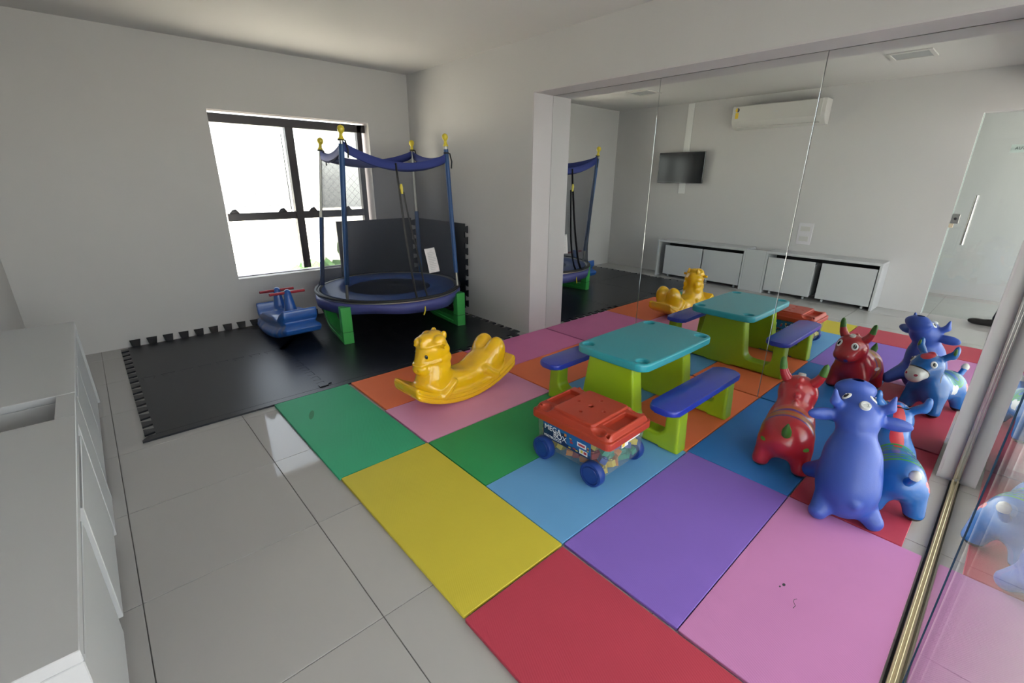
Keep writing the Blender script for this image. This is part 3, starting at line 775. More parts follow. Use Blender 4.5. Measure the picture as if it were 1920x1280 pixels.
for k in range(4):                               # fabric band along the top of each net side
    bm = bmesh.new(); rows = []
    for dz, off in ((0.012, 0.0), (-0.022, 0.008), (-0.055, 0.005), (-0.062, -0.002), (-0.022, -0.006), (0.012, -0.004)):
        r = []
        for s in range(NS+1):
            p = net_pt(k, s/NS, 1.0); d = Vector((p.x-TC.x, p.y-TC.y, 0)).normalized()
            r.append(bm.verts.new(tl(*(p+d*off+Vector((0, 0, dz+0.012*(1 if s in (0, NS) else 0)))))))
        rows.append(r)
    for A, B in zip(rows, rows[1:]+rows[:1]):
        for s in range(NS): bm.faces.new((A[s], A[s+1], B[s+1], B[s]))
    mesh_obj('top_band', bm, M['blue_fab'], tr, True)
bm = bmesh.new()                                 # black hem of the net around the rim
add_tube(bm, [((TR+0.020)*math.cos(2*PI*k/64), (TR+0.020)*math.sin(2*PI*k/64), TZ+0.016) for k in range(64)], 0.014, 8, True)
mesh_obj('net_hem', bm, M['blackmatte'], tr, True)
# zipped doorway in the front side of the net
def on_front(s, t, out=0.012):
    p = net_pt(0, s, t); d = Vector((p.x-TC.x, p.y-TC.y, 0)).normalized(); return tl(*(p+d*out))
tube('door_tape', [on_front(0.46+0.05*(1-t), t) for t in [1-k/14 for k in range(15)]], 0.013, M['blackmatte'], tr, 8, sect=[(1, 0.25), (-1, 0.25), (-1, -0.25), (1, -0.25)])
tube('door_tape', [on_front(0.50+0.09*(1-t)+0.012*math.sin(6*t), t) for t in [0.80-k/14*0.80 for k in range(15)]], 0.010, M['blackmatte'], tr, 8, sect=[(1, 0.25), (-1, 0.25), (-1, -0.25), (1, -0.25)])
zp = on_front(0.485, 0.83, 0.025)
tag(tube('zip_pull', [zp+Vector((0, 0, 0.03)), zp, zp+Vector((0.004, 0, -0.05))], [0.009, 0.015, 0.010], M['yellow_pl'], tr, 8), 'yellow zip pull')
tag(tube('yellow_strap', [(-0.02, -TR-0.01, TZ-0.03), (-0.02, -TR-0.015, TZ-0.10), (-0.035, -TR-0.01, TZ-0.14)], 0.007, M['yellow_pl'], tr, 6), 'short yellow strap hanging below the rim')
bm = bmesh.new(); rows = []
PS0, PS1, PT0, PT1 = 0.63, 0.735, 0.37, 0.18
for j in range(9):
    v = j/8
    rows.append([bm.verts.new(on_front(PS0+(PS1-PS0)*i/6+0.018*v, PT0+(PT1-PT0)*v, 0.016+0.004*math.sin(i*0.9+v*3))) for i in range(7)])
for A, B in zip(rows, rows[1:]):
    for i in range(6): bm.faces.new((A[i], A[i+1], B[i+1], B[i]))
pp = mesh_obj('instruction_sheet', bm, M['paper'], tr, True); tag(pp, 'white instruction sheet hanging on the net')
sm = pp.modifiers.new('thick', 'SOLIDIFY'); sm.thickness = 0.001; sm.offset = 0
M['greyink'] = mat('grey_print', (0.50, 0.49, 0.50), 0.7)
bm = bmesh.new()
for r in range(12):
    v = 0.10+0.068*r; a0, a1 = 0.16, 0.84-0.25*(r % 4 == 3)
    if r == 0: a0, a1 = 0.42, 0.62
    q = [on_front(PS0+(PS1-PS0)*a+0.018*w_, PT0+(PT1-PT0)*w_, 0.0225) for a, w_ in ((a0, v), (a1, v), (a1, v+0.022), (a0, v+0.022))]
    bm.faces.new([bm.verts.new(p) for p in q])
sm = mesh_obj('print_lines', bm, M['greyink'], pp).modifiers.new('thick', 'SOLIDIFY'); sm.thickness = 0.0004

# ------------------------------------------------------------------ blue see-saw under the window
M['blue_pl'] = mat('blue_plastic', (0.020, 0.105, 0.40), 0.28, coat=0.4, bump=0.03)
M['red_pl'] = mat('red_plastic', (0.36, 0.015, 0.03), 0.35)
ss = empty('see_saw', (1.20, 4.43, 0.020), math.radians(91), 'blue plastic two-seat see-saw with red handlebars under the window', 'see-saw')
ss.rotation_euler.y = math.radians(6)
def seesaw(P):
    x, y, z = P[:, 0], P[:, 1], P[:, 2]
    bot = 0.004+0.34*x*x
    topz = 0.215-0.03*np.exp(-((np.abs(x)-0.24)/0.07)**2)+0.055*np.clip((np.abs(x)-0.27)/0.12, 0, 1)
    hw = 0.165-0.030*np.clip((np.abs(x)-0.30)/0.13, 0, 1)+0.018*np.exp(-((z-bot-0.035)/0.03)**2)+0.006*np.sin(x*60)*np.exp(-((z-bot-0.05)/0.03)**2)
    hw = hw*(1-0.13*np.exp(-((z-0.105-0.3*x*x)/0.022)**2))
    lx = 0.405+0.03*np.exp(-((z-bot-0.035)/0.03)**2)-0.035*np.exp(-((z-0.165)/0.022)**2)
    return np.maximum(np.maximum(bot-z, z-topz), np.maximum(np.abs(y)-hw, np.abs(x)-lx))*0.7
def ss_round(P):
    d = seesaw(P)
    for s in (-1, 1):
        d = smin(d, c_((s*0.165, 0, 0.16), (s*0.15, 0, 0.395), 0.062, 0.030)(P), 0.03)
        d = smin(d, e_((0.0, s*0.155, 0.06), (0.22, 0.05, 0.045))(P), 0.02)
    return d
sb = sdf_obj('body', ss_round, (-0.47, -0.24, -0.01), (0.47, 0.24, 0.47), 0.009, M['blue_pl'], ss)
sbm = sb.modifiers.new('smooth', 'SMOOTH'); sbm.iterations = 4
for s in (-1, 1):
    tube('handlebar', [(s*0.15, -0.15, 0.395), (s*0.15, 0.15, 0.395)], 0.0125, M['red_pl'], ss, 10)

# ------------------------------------------------------------------ yellow rocking horse
M['yellow_horse'] = mat('yellow_plastic', (0.88, 0.50, 0.006), 0.22, coat=0.5, sss=0.12)
rh = empty('rocking_horse', (1.66, 2.365, 0.0145), PI+0.06, 'glossy yellow plastic rocking horse on the pink mat', 'rocking horse')
def horse(P):
    x, y, z = P[:, 0], P[:, 1], P[:, 2]
    ay = np.abs(y)
    r = 0.78
    arc = np.sqrt(x*x+(z-r)**2)            # rocker: band of a cylinder about (0, r)
    smax = lambda p, q, k: -smin(-p, -q, k)
    rock = smax(smax(np.abs(arc-(r-0.034))-0.034, ay-0.140, 0.02), np.abs(x)-0.425, 0.03)
    groove = smax(np.abs(arc-(r-0.058))-0.007, 0.126-ay, 0.006); rock = smax(rock, -groove, 0.006)
    groove2 = smax(np.abs(arc-(r-0.030))-0.006, 0.130-ay, 0.006); rock = smax(rock, -groove2, 0.006)
    body = U(0.06, e_((0.0, 0, 0.10), (0.36, 0.112, 0.11)), e_((0.20, 0, 0.16), (0.12, 0.102, 0.13)), e_((-0.21, 0, 0.15), (0.14, 0.115, 0.12)))(P)
    seat = e_((-0.02, 0, 0.335), (0.145, 0.17, 0.15))(P)
    body = -smin(-body, seat, 0.04)
    back = U(0.012, e_((-0.275, 0.062, 0.230), (0.078, 0.074, 0.118), (1, 0, 0.30)), e_((-0.275, -0.062, 0.230), (0.078, 0.074, 0.118), (1, 0, 0.30)))(P)
    neck = U(0.03, c_((0.205, 0, 0.20), (0.195, 0, 0.37), 0.10, 0.084), e_((0.205, 0, 0.385), (0.100, 0.082, 0.085)))(P)
    face = U(0.02, c_((0.245, 0, 0.385), (0.285, 0, 0.285), 0.068, 0.055), e_((0.292, 0, 0.262), (0.058, 0.058, 0.040)))(P)
    mane = U(0.010, *[e_((0.195-0.035*k+0.008*k*k, s*0.062, 0.43-0.055*k), (0.046, 0.036, 0.046)) for k in range(4) for s in (-1, 1)])(P)
    fore = U(0.008, e_((0.245, 0, 0.452), (0.055, 0.050, 0.030)), e_((0.285, 0.026, 0.430), (0.030, 0.022, 0.032)), e_((0.288, -0.026, 0.430), (0.030, 0.022, 0.032)), e_((0.18, 0, 0.462), (0.05, 0.05, 0.026)))(P)
    d = smin(rock, body, 0.045)
    d = smin(d, back, 0.035); d = smin(d, neck, 0.04); d = smin(d, face, 0.018); d = smin(d, mane, 0.012); d = smin(d, fore, 0.008)
    for s in (-1, 1):
        d = smin(d, e_((0.15, s*0.052, 0.462), (0.02, 0.014, 0.030))(P), 0.012)
        d = smin(d, c_((0.12, s*0.108, 0.15), (0.22, s*0.122, 0.085), 0.022)(P), 0.018)
        d = smin(d, c_((-0.15, s*0.108, 0.16), (-0.23, s*0.122, 0.10), 0.024)(P), 0.018)
        d = np.maximum(d, -e_((0.345, s*0.022, 0.262), (0.010, 0.008, 0.007))(P))
    for zz in (0.305, 0.415):                    # bridle bands
        d = smin(d, np.maximum(d-0.006, np.maximum(np.abs(z-zz+(x-0.28)*0.15)-0.007, 0.20-x)), 0.006)
    return np.maximum(d, arc-r)
sdf_obj('body', horse, (-0.46, -0.18, -0.02), (0.46, 0.18, 0.53), 0.0065, M['yellow_horse'], rh)
tube('handle', [(0.20, -0.135, 0.415), (0.20, 0.135, 0.415)], 0.013, M['yellow_horse'], rh, 10)
for s in (-1, 1):
    ball('eye', (0.290, s*0.0545, 0.352), (0.011, 0.008, 0.015), M['blackplastic'], rh, rot=Matrix.Rotation(0.5, 3, 'Y'))

# ------------------------------------------------------------------ play table with benches
M['teal'] = mat('teal_plastic', (0.028, 0.33, 0.40), 0.32, coat=0.25, bump=0.06, bscale=120)
M['lime'] = mat('lime_plastic', (0.31, 0.46, 0.012), 0.36, coat=0.2)
M['cobalt'] = mat('cobalt_plastic', (0.022, 0.045, 0.42), 0.30, coat=0.3)
pt = empty('play_table', (2.45, 1.445, 0.0145), 0, 'children plastic play table with teal top, lime legs and attached blue benches', 'table')
TH = 0.448
cups = [c_((sx*0.335, sy*0.185, TH+0.015), (sx*0.335, sy*0.185, TH-0.018), 0.034) for sx in (-1, 1) for sy in (-1, 1)]
def ttop(P):
    x, y = P[:, 0], P[:, 1]
    bow = 0.012*(1-(y/0.25)**2)
    q = np.stack([np.abs(x)-(0.395+bow-0.06), np.abs(y)-(0.245+0.006*(1-(x/0.4)**2)-0.06)], 1)
    d2 = np.linalg.norm(np.maximum(q, 0), axis=1)+np.minimum(q.max(1), 0)-0.06
    dz = np.abs(P[:, 2]-(TH-0.024))-0.024
    w2 = np.stack([d2+0.010, dz+0.010], 1)
    d = np.linalg.norm(np.maximum(w2, 0), axis=1)+np.minimum(w2.max(1), 0)-0.010
    for sx in (-1, 1):
        for sy in (-1, 1):
            rr = np.hypot(x-sx*0.335, y-sy*0.188)
            d = np.maximum(d, -np.maximum(rr-0.036, (TH-0.022)-P[:, 2]))
    return d
sdf_obj('tabletop', ttop, (-0.45, -0.28, TH-0.06), (0.45, 0.28, TH+0.02), 0.0055, M['teal'], pt)
def tframe(xc):
    def f(P):
        x, y, z = P[:, 0]-xc, np.abs(P[:, 1]), P[:, 2]
        taper = 0.050-0.010*z
        outer = np.maximum(y-(0.475-0.05*z), z-0.252)
        def rb(y0, y1, z0, z1, r):
            qy = np.abs(y-(y0+y1)/2)-((y1-y0)/2-r); qz = np.abs(z-(z0+z1)/2)-((z1-z0)/2-r)
            return np.hypot(np.maximum(qy, 0), np.maximum(qz, 0))+np.minimum(np.maximum(qy, qz), 0)-r
        notch = rb(0.07, 0.385, 0.085, 0.60, 0.05)
        d = np.maximum(outer, -notch)
        pil = np.maximum(y-(0.205-0.13*z), z-(TH-0.04))
        d = smin(d, pil, 0.06)
        d = np.maximum(d, z-(TH-0.04))
        d = np.maximum(d, -z)
        cut = rb(0.10, 0.36, -0.05, 0.008, 0.004); d = np.maximum(d, -cut)
        dx = np.abs(x)-taper
        w2 = np.stack([d+0.012, dx+0.012], 1)
        return np.linalg.norm(np.maximum(w2, 0), axis=1)+np.minimum(w2.max(1), 0)-0.012
    return f
for xc in (-0.325, 0.245):
    sdf_obj('leg_frame', tframe(xc), (xc-0.07, -0.52, -0.01), (xc+0.07, 0.52, TH), 0.0065, M['lime'], pt)
for s in (-1, 1):
    bm = bmesh.new()
    add_prism(bm, rrect(-0.475, 0.325, -0.083, 0.083, 0.05, 6), 0.2535, 0.288, 0.010, 3, M=Matrix.Translation((0, s*0.405, 0)))
    auto_smooth(mesh_obj('bench_seat', bm, M['cobalt'], pt), 35)

# ------------------------------------------------------------------ block wagon
M['red_lid'] = mat('red_lid_plastic', (0.42, 0.042, 0.018), 0.42, coat=0.1)
M['blue_wh'] = mat('blue_wheel', (0.012, 0.045, 0.24), 0.45)
m_, t_, p_ = newmat('clear_plastic'); t_.nodes.clear()
out = t_.nodes.new('ShaderNodeOutputMaterial'); tp = t_.nodes.new('ShaderNodeBsdfTransparent'); tp.inputs[0].default_value = (0.86, 0.90, 0.90, 1)
pb = t_.nodes.new('ShaderNodeBsdfPrincipled'); pb.inputs['Base Color'].default_value = (0.55, 0.60, 0.62, 1); pb.inputs['Roughness'].default_value = 0.25
mx = t_.nodes.new('ShaderNodeMixShader'); mx.inputs[0].default_value = 0.17
t_.links.new(tp.outputs[0], mx.inputs[1]); t_.links.new(pb.outputs[0], mx.inputs[2]); t_.links.new(mx.outputs[0], out.inputs[0]); M['clearpl'] = m_
WG = (1.705, 1.275)
wg = empty('block_wagon', (*WG, 0.0145), 0.02, 'toy wagon with red lid, blue wheels and clear box full of building blocks', 'toy wagon')
HB = 0.243
def lid(P):
    x, y, z = P[:, 0], P[:, 1], P[:, 2]
    def rb(cx, cy, hx, hy, r): 
        qx = np.abs(x-cx)-(hx-r); qy = np.abs(y-cy)-(hy-r)
        return np.hypot(np.maximum(qx, 0), np.maximum(qy, 0))+np.minimum(np.maximum(qx, qy), 0)-r
    def slab(d2, z0, z1, r):
        dz = np.abs(z-(z0+z1)/2)-(z1-z0)/2
        w2 = np.stack([d2+r, dz+r], 1); return np.linalg.norm(np.maximum(w2, 0), axis=1)+np.minimum(w2.max(1), 0)-r
    d = slab(rb(0, 0, 0.183, 0.247, 0.03), HB-0.022, HB+0.018, 0.006)
    d = np.minimum(d, slab(rb(0, 0, 0.176-0.35*np.clip(z-HB-0.01, 0, 1), 0.238-0.35*np.clip(z-HB-0.01, 0, 1), 0.03), HB, HB+0.048, 0.008))
    d = np.minimum(d, slab(rb(0, 0, 0.150, 0.128, 0.018), HB+0.02, HB+0.060, 0.005))
    # trays at both ends, finger scoops and peg holes
    for s in (-1, 1):
        tray = np.maximum(rb(0, s*0.178, 0.095, 0.036, 0.006), (HB+0.022)-z); d = np.maximum(d, -tray)
        for q in (-1, 1):
            sc = e_((q*0.155, s*0.165, HB+0.055), (0.030, 0.040, 0.030))(P); d = np.maximum(d, -sc)
            hole = np.maximum(np.hypot(x-q*0.150, y-s*0.212)-0.010, (HB+0.02)-z); d = np.maximum(d, -hole)
    for hx, hy, r in ((0, 0, 0.014), (0.085, 0.0, 0.009), (-0.085, 0.0, 0.009), (0, 0.08, 0.009), (0, -0.08, 0.009)):
        d = np.maximum(d, -np.maximum(np.hypot(x-hx, y-hy)-r, (HB+0.04)-z))
    return d
sdf_obj('lid', lid, (-0.20, -0.265, HB-0.035), (0.20, 0.265, HB+0.075), 0.0038, M['red_lid'], wg)
# clear box: thin shell with wheel arches
bm = bmesh.new()
def ringv(sx, sy, z, r=0.03): return [bm.verts.new((x, y, z)) for x, y in rrect(-sx, sx, -sy, sy, r, 4)]
r0 = ringv(0.145, 0.205, 0.052, 0.02); r1 = ringv(0.158, 0.222, 0.10); r2 = ringv(0.165, 0.23, HB-0.01)
for A, B in ((r0, r1), (r1, r2)):
    n = len(A)
    for k in range(n): bm.faces.new((A[k], A[(k+1) % n], B[(k+1) % n], B[k]))
bm.faces.new(r0[::-1])
auto_smooth(mesh_obj('clear_box', bm, M['clearpl'], wg), 50)
blk = [mat('block_'+n, c, 0.4) for n, c in (('yellow', (0.68, 0.50, 0.05)), ('green', (0.04, 0.28, 0.18)), ('purple', (0.28, 0.07, 0.24)), ('red', (0.45, 0.03, 0.04)), ('blue', (0.03, 0.07, 0.30)), ('orange', (0.62, 0.22, 0.04)))]
bs = []
for mt in blk:
    bm = bmesh.new(); add_box(bm, -0.030, 0.030, -0.016, 0.016, -0.016, 0.013, 0.001)
    for a in (-0.015, 0.015): add_lathe(bm, [(0.009, 0.0132), (0.009, 0.020)], 8, Matrix.Translation((a, 0, 0)))
    me = bpy.data.meshes.new('block'); bm.to_mesh(me); bm.free(); me.materials.append(mt); bs.append(me)
nblk = 0
for i in range(6):
    for j in range(8):
        for k in range(3):
            x = -0.118+0.0472*i; y = -0.178+0.0508*j; z = 0.084+0.050*k
            edge = i in (0, 5) or j in (0, 7)
            if not edge and k < 2: continue
            o = bpy.data.objects.new('block', random.choice(bs)); COL.objects.link(o); o.parent = wg
            o.location = (x+random.uniform(-.004, .004), y+random.uniform(-.004, .004), z)
            o.rotation_euler = (random.uniform(-.5, .5), random.uniform(-.5, .5), random.uniform(0, 3.1)); nblk += 1
for sx in (-1, 1):
    for sy in (-1, 1):
        whl = lathe('wheel', [(0.012, -0.022), (0.040, -0.022), (0.043, -0.016), (0.048, -0.016), (0.050, -0.022), (0.060, -0.020), (0.063, -0.012), (0.063, 0.016), (0.058, 0.022), (0.012, 0.022)], M['blue_wh'], wg, 32,
              M=Matrix.Translation((sx*0.170, sy*0.158, 0.0632)) @ Matrix.Rotation(sx*-PI/2, 4, 'Y'))
        bm = bmesh.new()
        for k in range(5):
            a = 2*PI*k/5
            add_box(bm, -0.004, 0.004, 0.008, 0.040, -0.004, 0.004, 0.001, 1, Matrix.Translation((sx*(0.166+0.0215), sy*0.158, 0.0632)) @ Matrix.Rotation(a, 4, 'X'))
        add_lathe(bm, [(0.002, 0), (0.012, 0), (0.011, 0.005), (0.002, 0.006)], 12, Matrix.Translation((sx*(0.166+0.02), sy*0.158, 0.0632)) @ Matrix.Rotation(sx*PI/2, 4, 'Y'))
        mesh_obj('spokes', bm, M['blue_wh'], whl)
for sy in (-1, 1): tube('axle', [(-0.16, sy*0.158, 0.0632), (0.16, sy*0.158, 0.0632)], 0.006, M['blackmatte'], wg, 8)
for sx in (-1, 1):                               # dark wheel wells moulded under the box
    for sy in (-1, 1):
        pass
# printed wrap on the long sides
M['lab_blue'] = mat('label_blue', (0.015, 0.12, 0.34), 0.4); M['lab_navy'] = mat('label_navy', (0.012, 0.03, 0.10), 0.4)
def onside(s, u, v, out):                        # u along the side (0..1 left to right as read), v up
    z = 0.104+v*0.112; half = 0.159+0.006*(z-0.10)/0.095
    return Vector((s*(half+out), (-s)*(-1)*0 + (0.165-0.33*u)*(-s)*-1, z))
def side_label(s):
    bm = bmesh.new()
    def quad(u0, u1, v0, v1, out, th=0.0006):
        q = [onside(s, u0, v0, out), onside(s, u1, v0, out), onside(s, u1, v1, out), onside(s, u0, v1, out)]
        a = [bm.verts.new(p) for p in q]; f = bm.faces.new(a if s < 0 else a[::-1])
        return f
    lb = None
    def piece(name, quads, m, out, parent):
        nonlocal bm
        bm = bmesh.new()
        for q in quads: quad(*q, out)
        bmesh.ops.recalc_face_normals(bm, faces=bm.faces)
        o = mesh_obj(name, bm, m, parent); sd = o.modifiers.new('t', 'SOLIDIFY'); sd.thickness = 0.0005; sd.offset = 0
        return o
    lb = piece('side_label', [(0.12, 0.80, 0.16, 1.0)], M['lab_blue'], 0.001, wg)
    piece('dark_band', [(0.12, 0.46, 0.16, 0.80), (0.46, 0.80, 0.16, 0.34)], M['lab_navy'], 0.0018, lb)
    piece('white_badge', [(0.62, 0.74, 0.56, 0.78), (0.65, 0.76, 0.24, 0.46)], M['whiteink'], 0.0025, lb)
    piece('red_print', [(0.635, 0.725, 0.62, 0.72), (0.71, 0.75, 0.30, 0.42), (0.52, 0.56, 0.52, 0.60), (0.52, 0.55, 0.64, 0.70), (0.56, 0.60, 0.30, 0.36), (0.755, 0.78, 0.60, 0.66)], blk[3], 0.0032, lb)
    piece('yellow_print', [(0.67, 0.70, 0.30, 0.44), (0.51, 0.54, 0.72, 0.76), (0.50, 0.53, 0.24, 0.29), (0.60, 0.63, 0.26, 0.31), (0.755, 0.78, 0.68, 0.72), (0.755, 0.78, 0.52, 0.57)], blk[0], 0.0032, lb)
    piece('rocket_print', [(0.44, 0.47, 0.72, 0.86)], blk[5], 0.0032, lb)
    def word(body, size, u, v):
        p = onside(s, u, v, 0.003)
        ydir = -s*-1.0
        ey = Vector((0, -1, 0)) if s < 0 else Vector((0, 1, 0))
        ez = Vector((s*0.063, 0, 1)).normalized(); en = ey.cross(ez)
        mt = Matrix((( ey.x, ez.x, en.x, p.x), (ey.y, ez.y, en.y, p.y), (ey.z, ez.z, en.z, p.z), (0, 0, 0, 1)))
        text_obj('lettering', body, size, mt, M['whiteink'], lb)
    word('MEGA', 0.042, 0.14, 0.64); word('BOX', 0.042, 0.275, 0.40); word('MULTIBLOCOS', 0.0175, 0.135, 0.25)
def onside(s, u, v, out):
    z = 0.104+v*0.112; half = 0.159+0.006*(z-0.10)/0.095
    y = (0.225-0.45*u) if s < 0 else (-0.225+0.45*u)
    return Vector((s*(half+out), y, z))
side_label(-1); side_label(1)
tag(box('price_tag', -0.055, 0.0, -0.2315, -0.2305, 0.185, 0.215, M['whiteink'], wg), 'white and yellow price sticker')
box('price_print', -0.050, -0.030, -0.2322, -0.2316, 0.190, 0.210, M['yellowsticker'], wg)
tag(box('barcode_tag', 0.0, 0.10, -0.2318, -0.2308, 0.200, 0.222, M['whiteink'], wg), 'white barcode sticker')

# ------------------------------------------------------------------ inflatable hopping animals
def cap(parent, c, d, r=0.018, m=None):
    lathe('valve_cap', [(0.004, -0.006), (r, -0.004), (r, 0.007), (r*0.85, 0.011), (r*0.5, 0.011), (r*0.45, 0.009), (0.002, 0.009)], m or M['acwhite'], parent, 20, at(c, d))
def eye(parent, c, d, r=0.022, tall=1.25, sleepy=False):
    w_ = M['whiteink']
    o = ball('eye', c, (r, r*tall, 0.006), w_, parent, rot=aim(d))
    dv = Vector(d).normalized()
    ball('pupil', Vector(c)+dv*0.004, (r*0.55, r*0.72, 0.004), M['blackplastic'], o, rot=aim(d))
    ball('eye_glint', Vector(c)+dv*0.0075+Vector((0, 0, 0.006)), (r*0.16, r*0.16, 0.002), w_, o, rot=aim(d), u=8, v=6)
def hoof_paint(base, feet, col, r=0.055, h=0.022):
    return [((x, y, -0.004), (r*1.4, r*1.4, h+0.004), col) for x, y in feet]

# red bull
RB = (0.42, 0.018, 0.028)
feetR = [(-0.12, -0.088), (-0.12, 0.088), (0.11, -0.085), (0.11, 0.085)]
marks = hoof_paint(RB, feetR, (0.012, 0.012, 0.012))
marks += [((-0.02, 0, 0.20), (0.065, 0.16, 0.135), (0.42, 0.10, 0.03), 0.0)]
marks += [((-0.02+dx, 0, 0.20), (0.008, 0.16, 0.15), c) for dx, c in ((-0.045, (0.10, 0.03, 0.22)), (-0.015, (0.30, 0.20, 0.05)), (0.02, (0.10, 0.03, 0.22)), (0.045, (0.45, 0.08, 0.07)))]
marks += [((0.0, s*0.12, 0.18), (0.03, 0.03, 0.012), (0.65, 0.62, 0.62)) for s in (-1, 1)] + [((-0.15, s*0.11, 0.16), (0.02, 0.03, 0.012), (0.10, 0.30, 0.04)) for s in (-1, 1)]
marks += [((0.27, -0.03, 0.265), (0.02, 0.012, 0.012), (0.10, 0.04, 0.25)), ((0.27, 0.03, 0.265), (0.02, 0.012, 0.012), (0.10, 0.04, 0.25))]
M['red_bull'] = painted('red_vinyl', RB, marks, 0.28, 0.45)
rb = empty('inflatable_bull', (2.475, 0.585, 0.0145), math.radians(12), 'shiny red inflatable hopping bull with green horns, left of the blue cow', 'inflatable animal', 'inflatable hopping animals')
bull = U(0.035, e_((-0.04, 0, 0.165), (0.155, 0.122, 0.118)), e_((0.07, 0, 0.185), (0.105, 0.110, 0.115)),
         c_((0.09, 0, 0.24), (0.145, 0, 0.31), 0.082, 0.082), e_((0.165, 0, 0.335), (0.092, 0.088, 0.083)), e_((0.235, 0, 0.285), (0.055, 0.066, 0.048)),
         *[c_((x*0.8, y*0.8, 0.12), (x, y, 0.036), 0.052, 0.040) for x, y in feetR])
bumps = [surf(bull, o_, d_, 0.002)[0] for o_, d_ in (((0.165, 0, 0.33), (-0.45, 0, 1)), ((0.165, 0, 0.33), (-1, 0, 0.75)), ((0.16, 0, 0.32), (-1, 0, 0.25)), ((0.14, 0, 0.30), (-1, 0, 0.1)), ((0.10, 0, 0.25), (-0.6, 0, 0.6)))]
def bull_f(P):
    d = bull(P)
    for q in bumps: d = smin(d, e_(q, (0.016, 0.014, 0.016))(P), 0.005)
    for s in (-1, 1): d = smin(d, e_((0.26, s*0.032, 0.30), (0.016, 0.014, 0.012))(P), 0.01)
    return np.maximum(d, 0.0-P[:, 2])
sdf_obj('body', bull_f, (-0.24, -0.18, -0.012), (0.33, 0.18, 0.47), 0.0075, M['red_bull'], rb)
M['horn_green'] = mat('green_vinyl', (0.05, 0.15, 0.02), 0.4); M['red_plain'] = mat('red_plain_vinyl', RB, 0.3, coat=0.4)
for s in (-1, 1):
    a = Vector((0.15, s*0.06, 0.395)); b = Vector((0.145, s*0.088, 0.45)); c = Vector((0.145, s*0.098, 0.515))
    hn = tube('horn', [a, a.lerp(b, .5)+Vector((0, s*.004, 0)), b], [0.027, 0.023, 0.019], M['red_plain'], rb, 12)
    tag(tube('horn_tip', [b, b.lerp(c, .5), b.lerp(c, .85), c], [0.0192, 0.017, 0.012, 0.003], M['horn_green'], hn, 12), 'green horn tip')
    p_, n_ = surf(bull_f, (0.17, s*0.03, 0.34), (0.88, s*0.22, 0.30), 0.001); eye(rb, p_, n_, 0.021, 1.2)
p_, n_ = surf(bull_f, (0.185, 0, 0.33), (0.05, 0, 1)); cap(rb, p_, n_)
tag(tube('tail', [(-0.165, 0, 0.225), (-0.20, 0, 0.262), (-0.205, 0, 0.30)], [0.022, 0.021, 0.004], M['horn_green'], rb, 10), 'green stubby tail')

# blue cow
BC = (0.036, 0.085, 0.40)
M['blue_cow'] = painted('blue_vinyl', BC, [((0.27, s*0.044, 0.545), (0.02, 0.012, 0.02), (0.55, 0.58, 0.62)) for s in ()], 0.42, 0.1, bump=0.35, bscale=260)
bc = empty('inflatable_cow', (2.215, 0.262, 0.0145), math.radians(27), 'plain matte blue inflatable hopping cow sitting up with its nose raised', 'inflatable animal', 'inflatable hopping animals')
cow = U(0.05, e_((-0.01, 0, 0.152), (0.130, 0.116, 0.150)), e_((0.020, 0, 0.26), (0.105, 0.102, 0.12)), c_((0.035, 0, 0.30), (0.062, 0, 0.39), 0.078, 0.062),
        e_((0.085, 0, 0.438), (0.085, 0.082, 0.066)), c_((0.10, 0, 0.455), (0.175, 0, 0.505), 0.062, 0.050), e_((0.188, 0, 0.522), (0.036, 0.078, 0.036)))
def cow_f(P):
    d = cow(P)
    for s in (-1, 1):
        d = smin(d, c_((-0.045, s*0.070, 0.07), (-0.078, s*0.100, 0.037), 0.052, 0.037)(P), 0.02)
        d = smin(d, c_((0.09, s*0.055, 0.15), (0.175, s*0.09, 0.085), 0.05, 0.036)(P), 0.025)
        d = smin(d, e_((0.072, s*0.128, 0.430), (0.020, 0.064, 0.030), (1, s*0.25, 0))(P), 0.02)
        d = smin(d, c_((0.085, s*0.060, 0.465), (0.068, s*0.098, 0.500), 0.023, 0.019)(P), 0.012)
        d = smin(d, c_((0.068, s*0.098, 0.500), (0.074, s*0.106, 0.548), 0.019, 0.007)(P), 0.010)
    d = smin(d, e_((-0.128, 0, 0.135), (0.022, 0.020, 0.022))(P), 0.015)
    return np.maximum(d, 0.0-P[:, 2])
sdf_obj('body', cow_f, (-0.18, -0.22, -0.012), (0.28, 0.22, 0.56), 0.0065, M['blue_cow'], bc)
p_, n_ = surf(cow_f, (0.06, 0, 0.43), (-0.25, 0, 1)); cap(bc, p_, n_, 0.021, M['greypanel'])
for s in (-1, 1):
    p_, n_ = surf(cow_f, (0.125, s*0.036, 0.46), (-0.25, s*0.25, 1), 0.001); eye(bc, p_, n_, 0.017, 1.2)

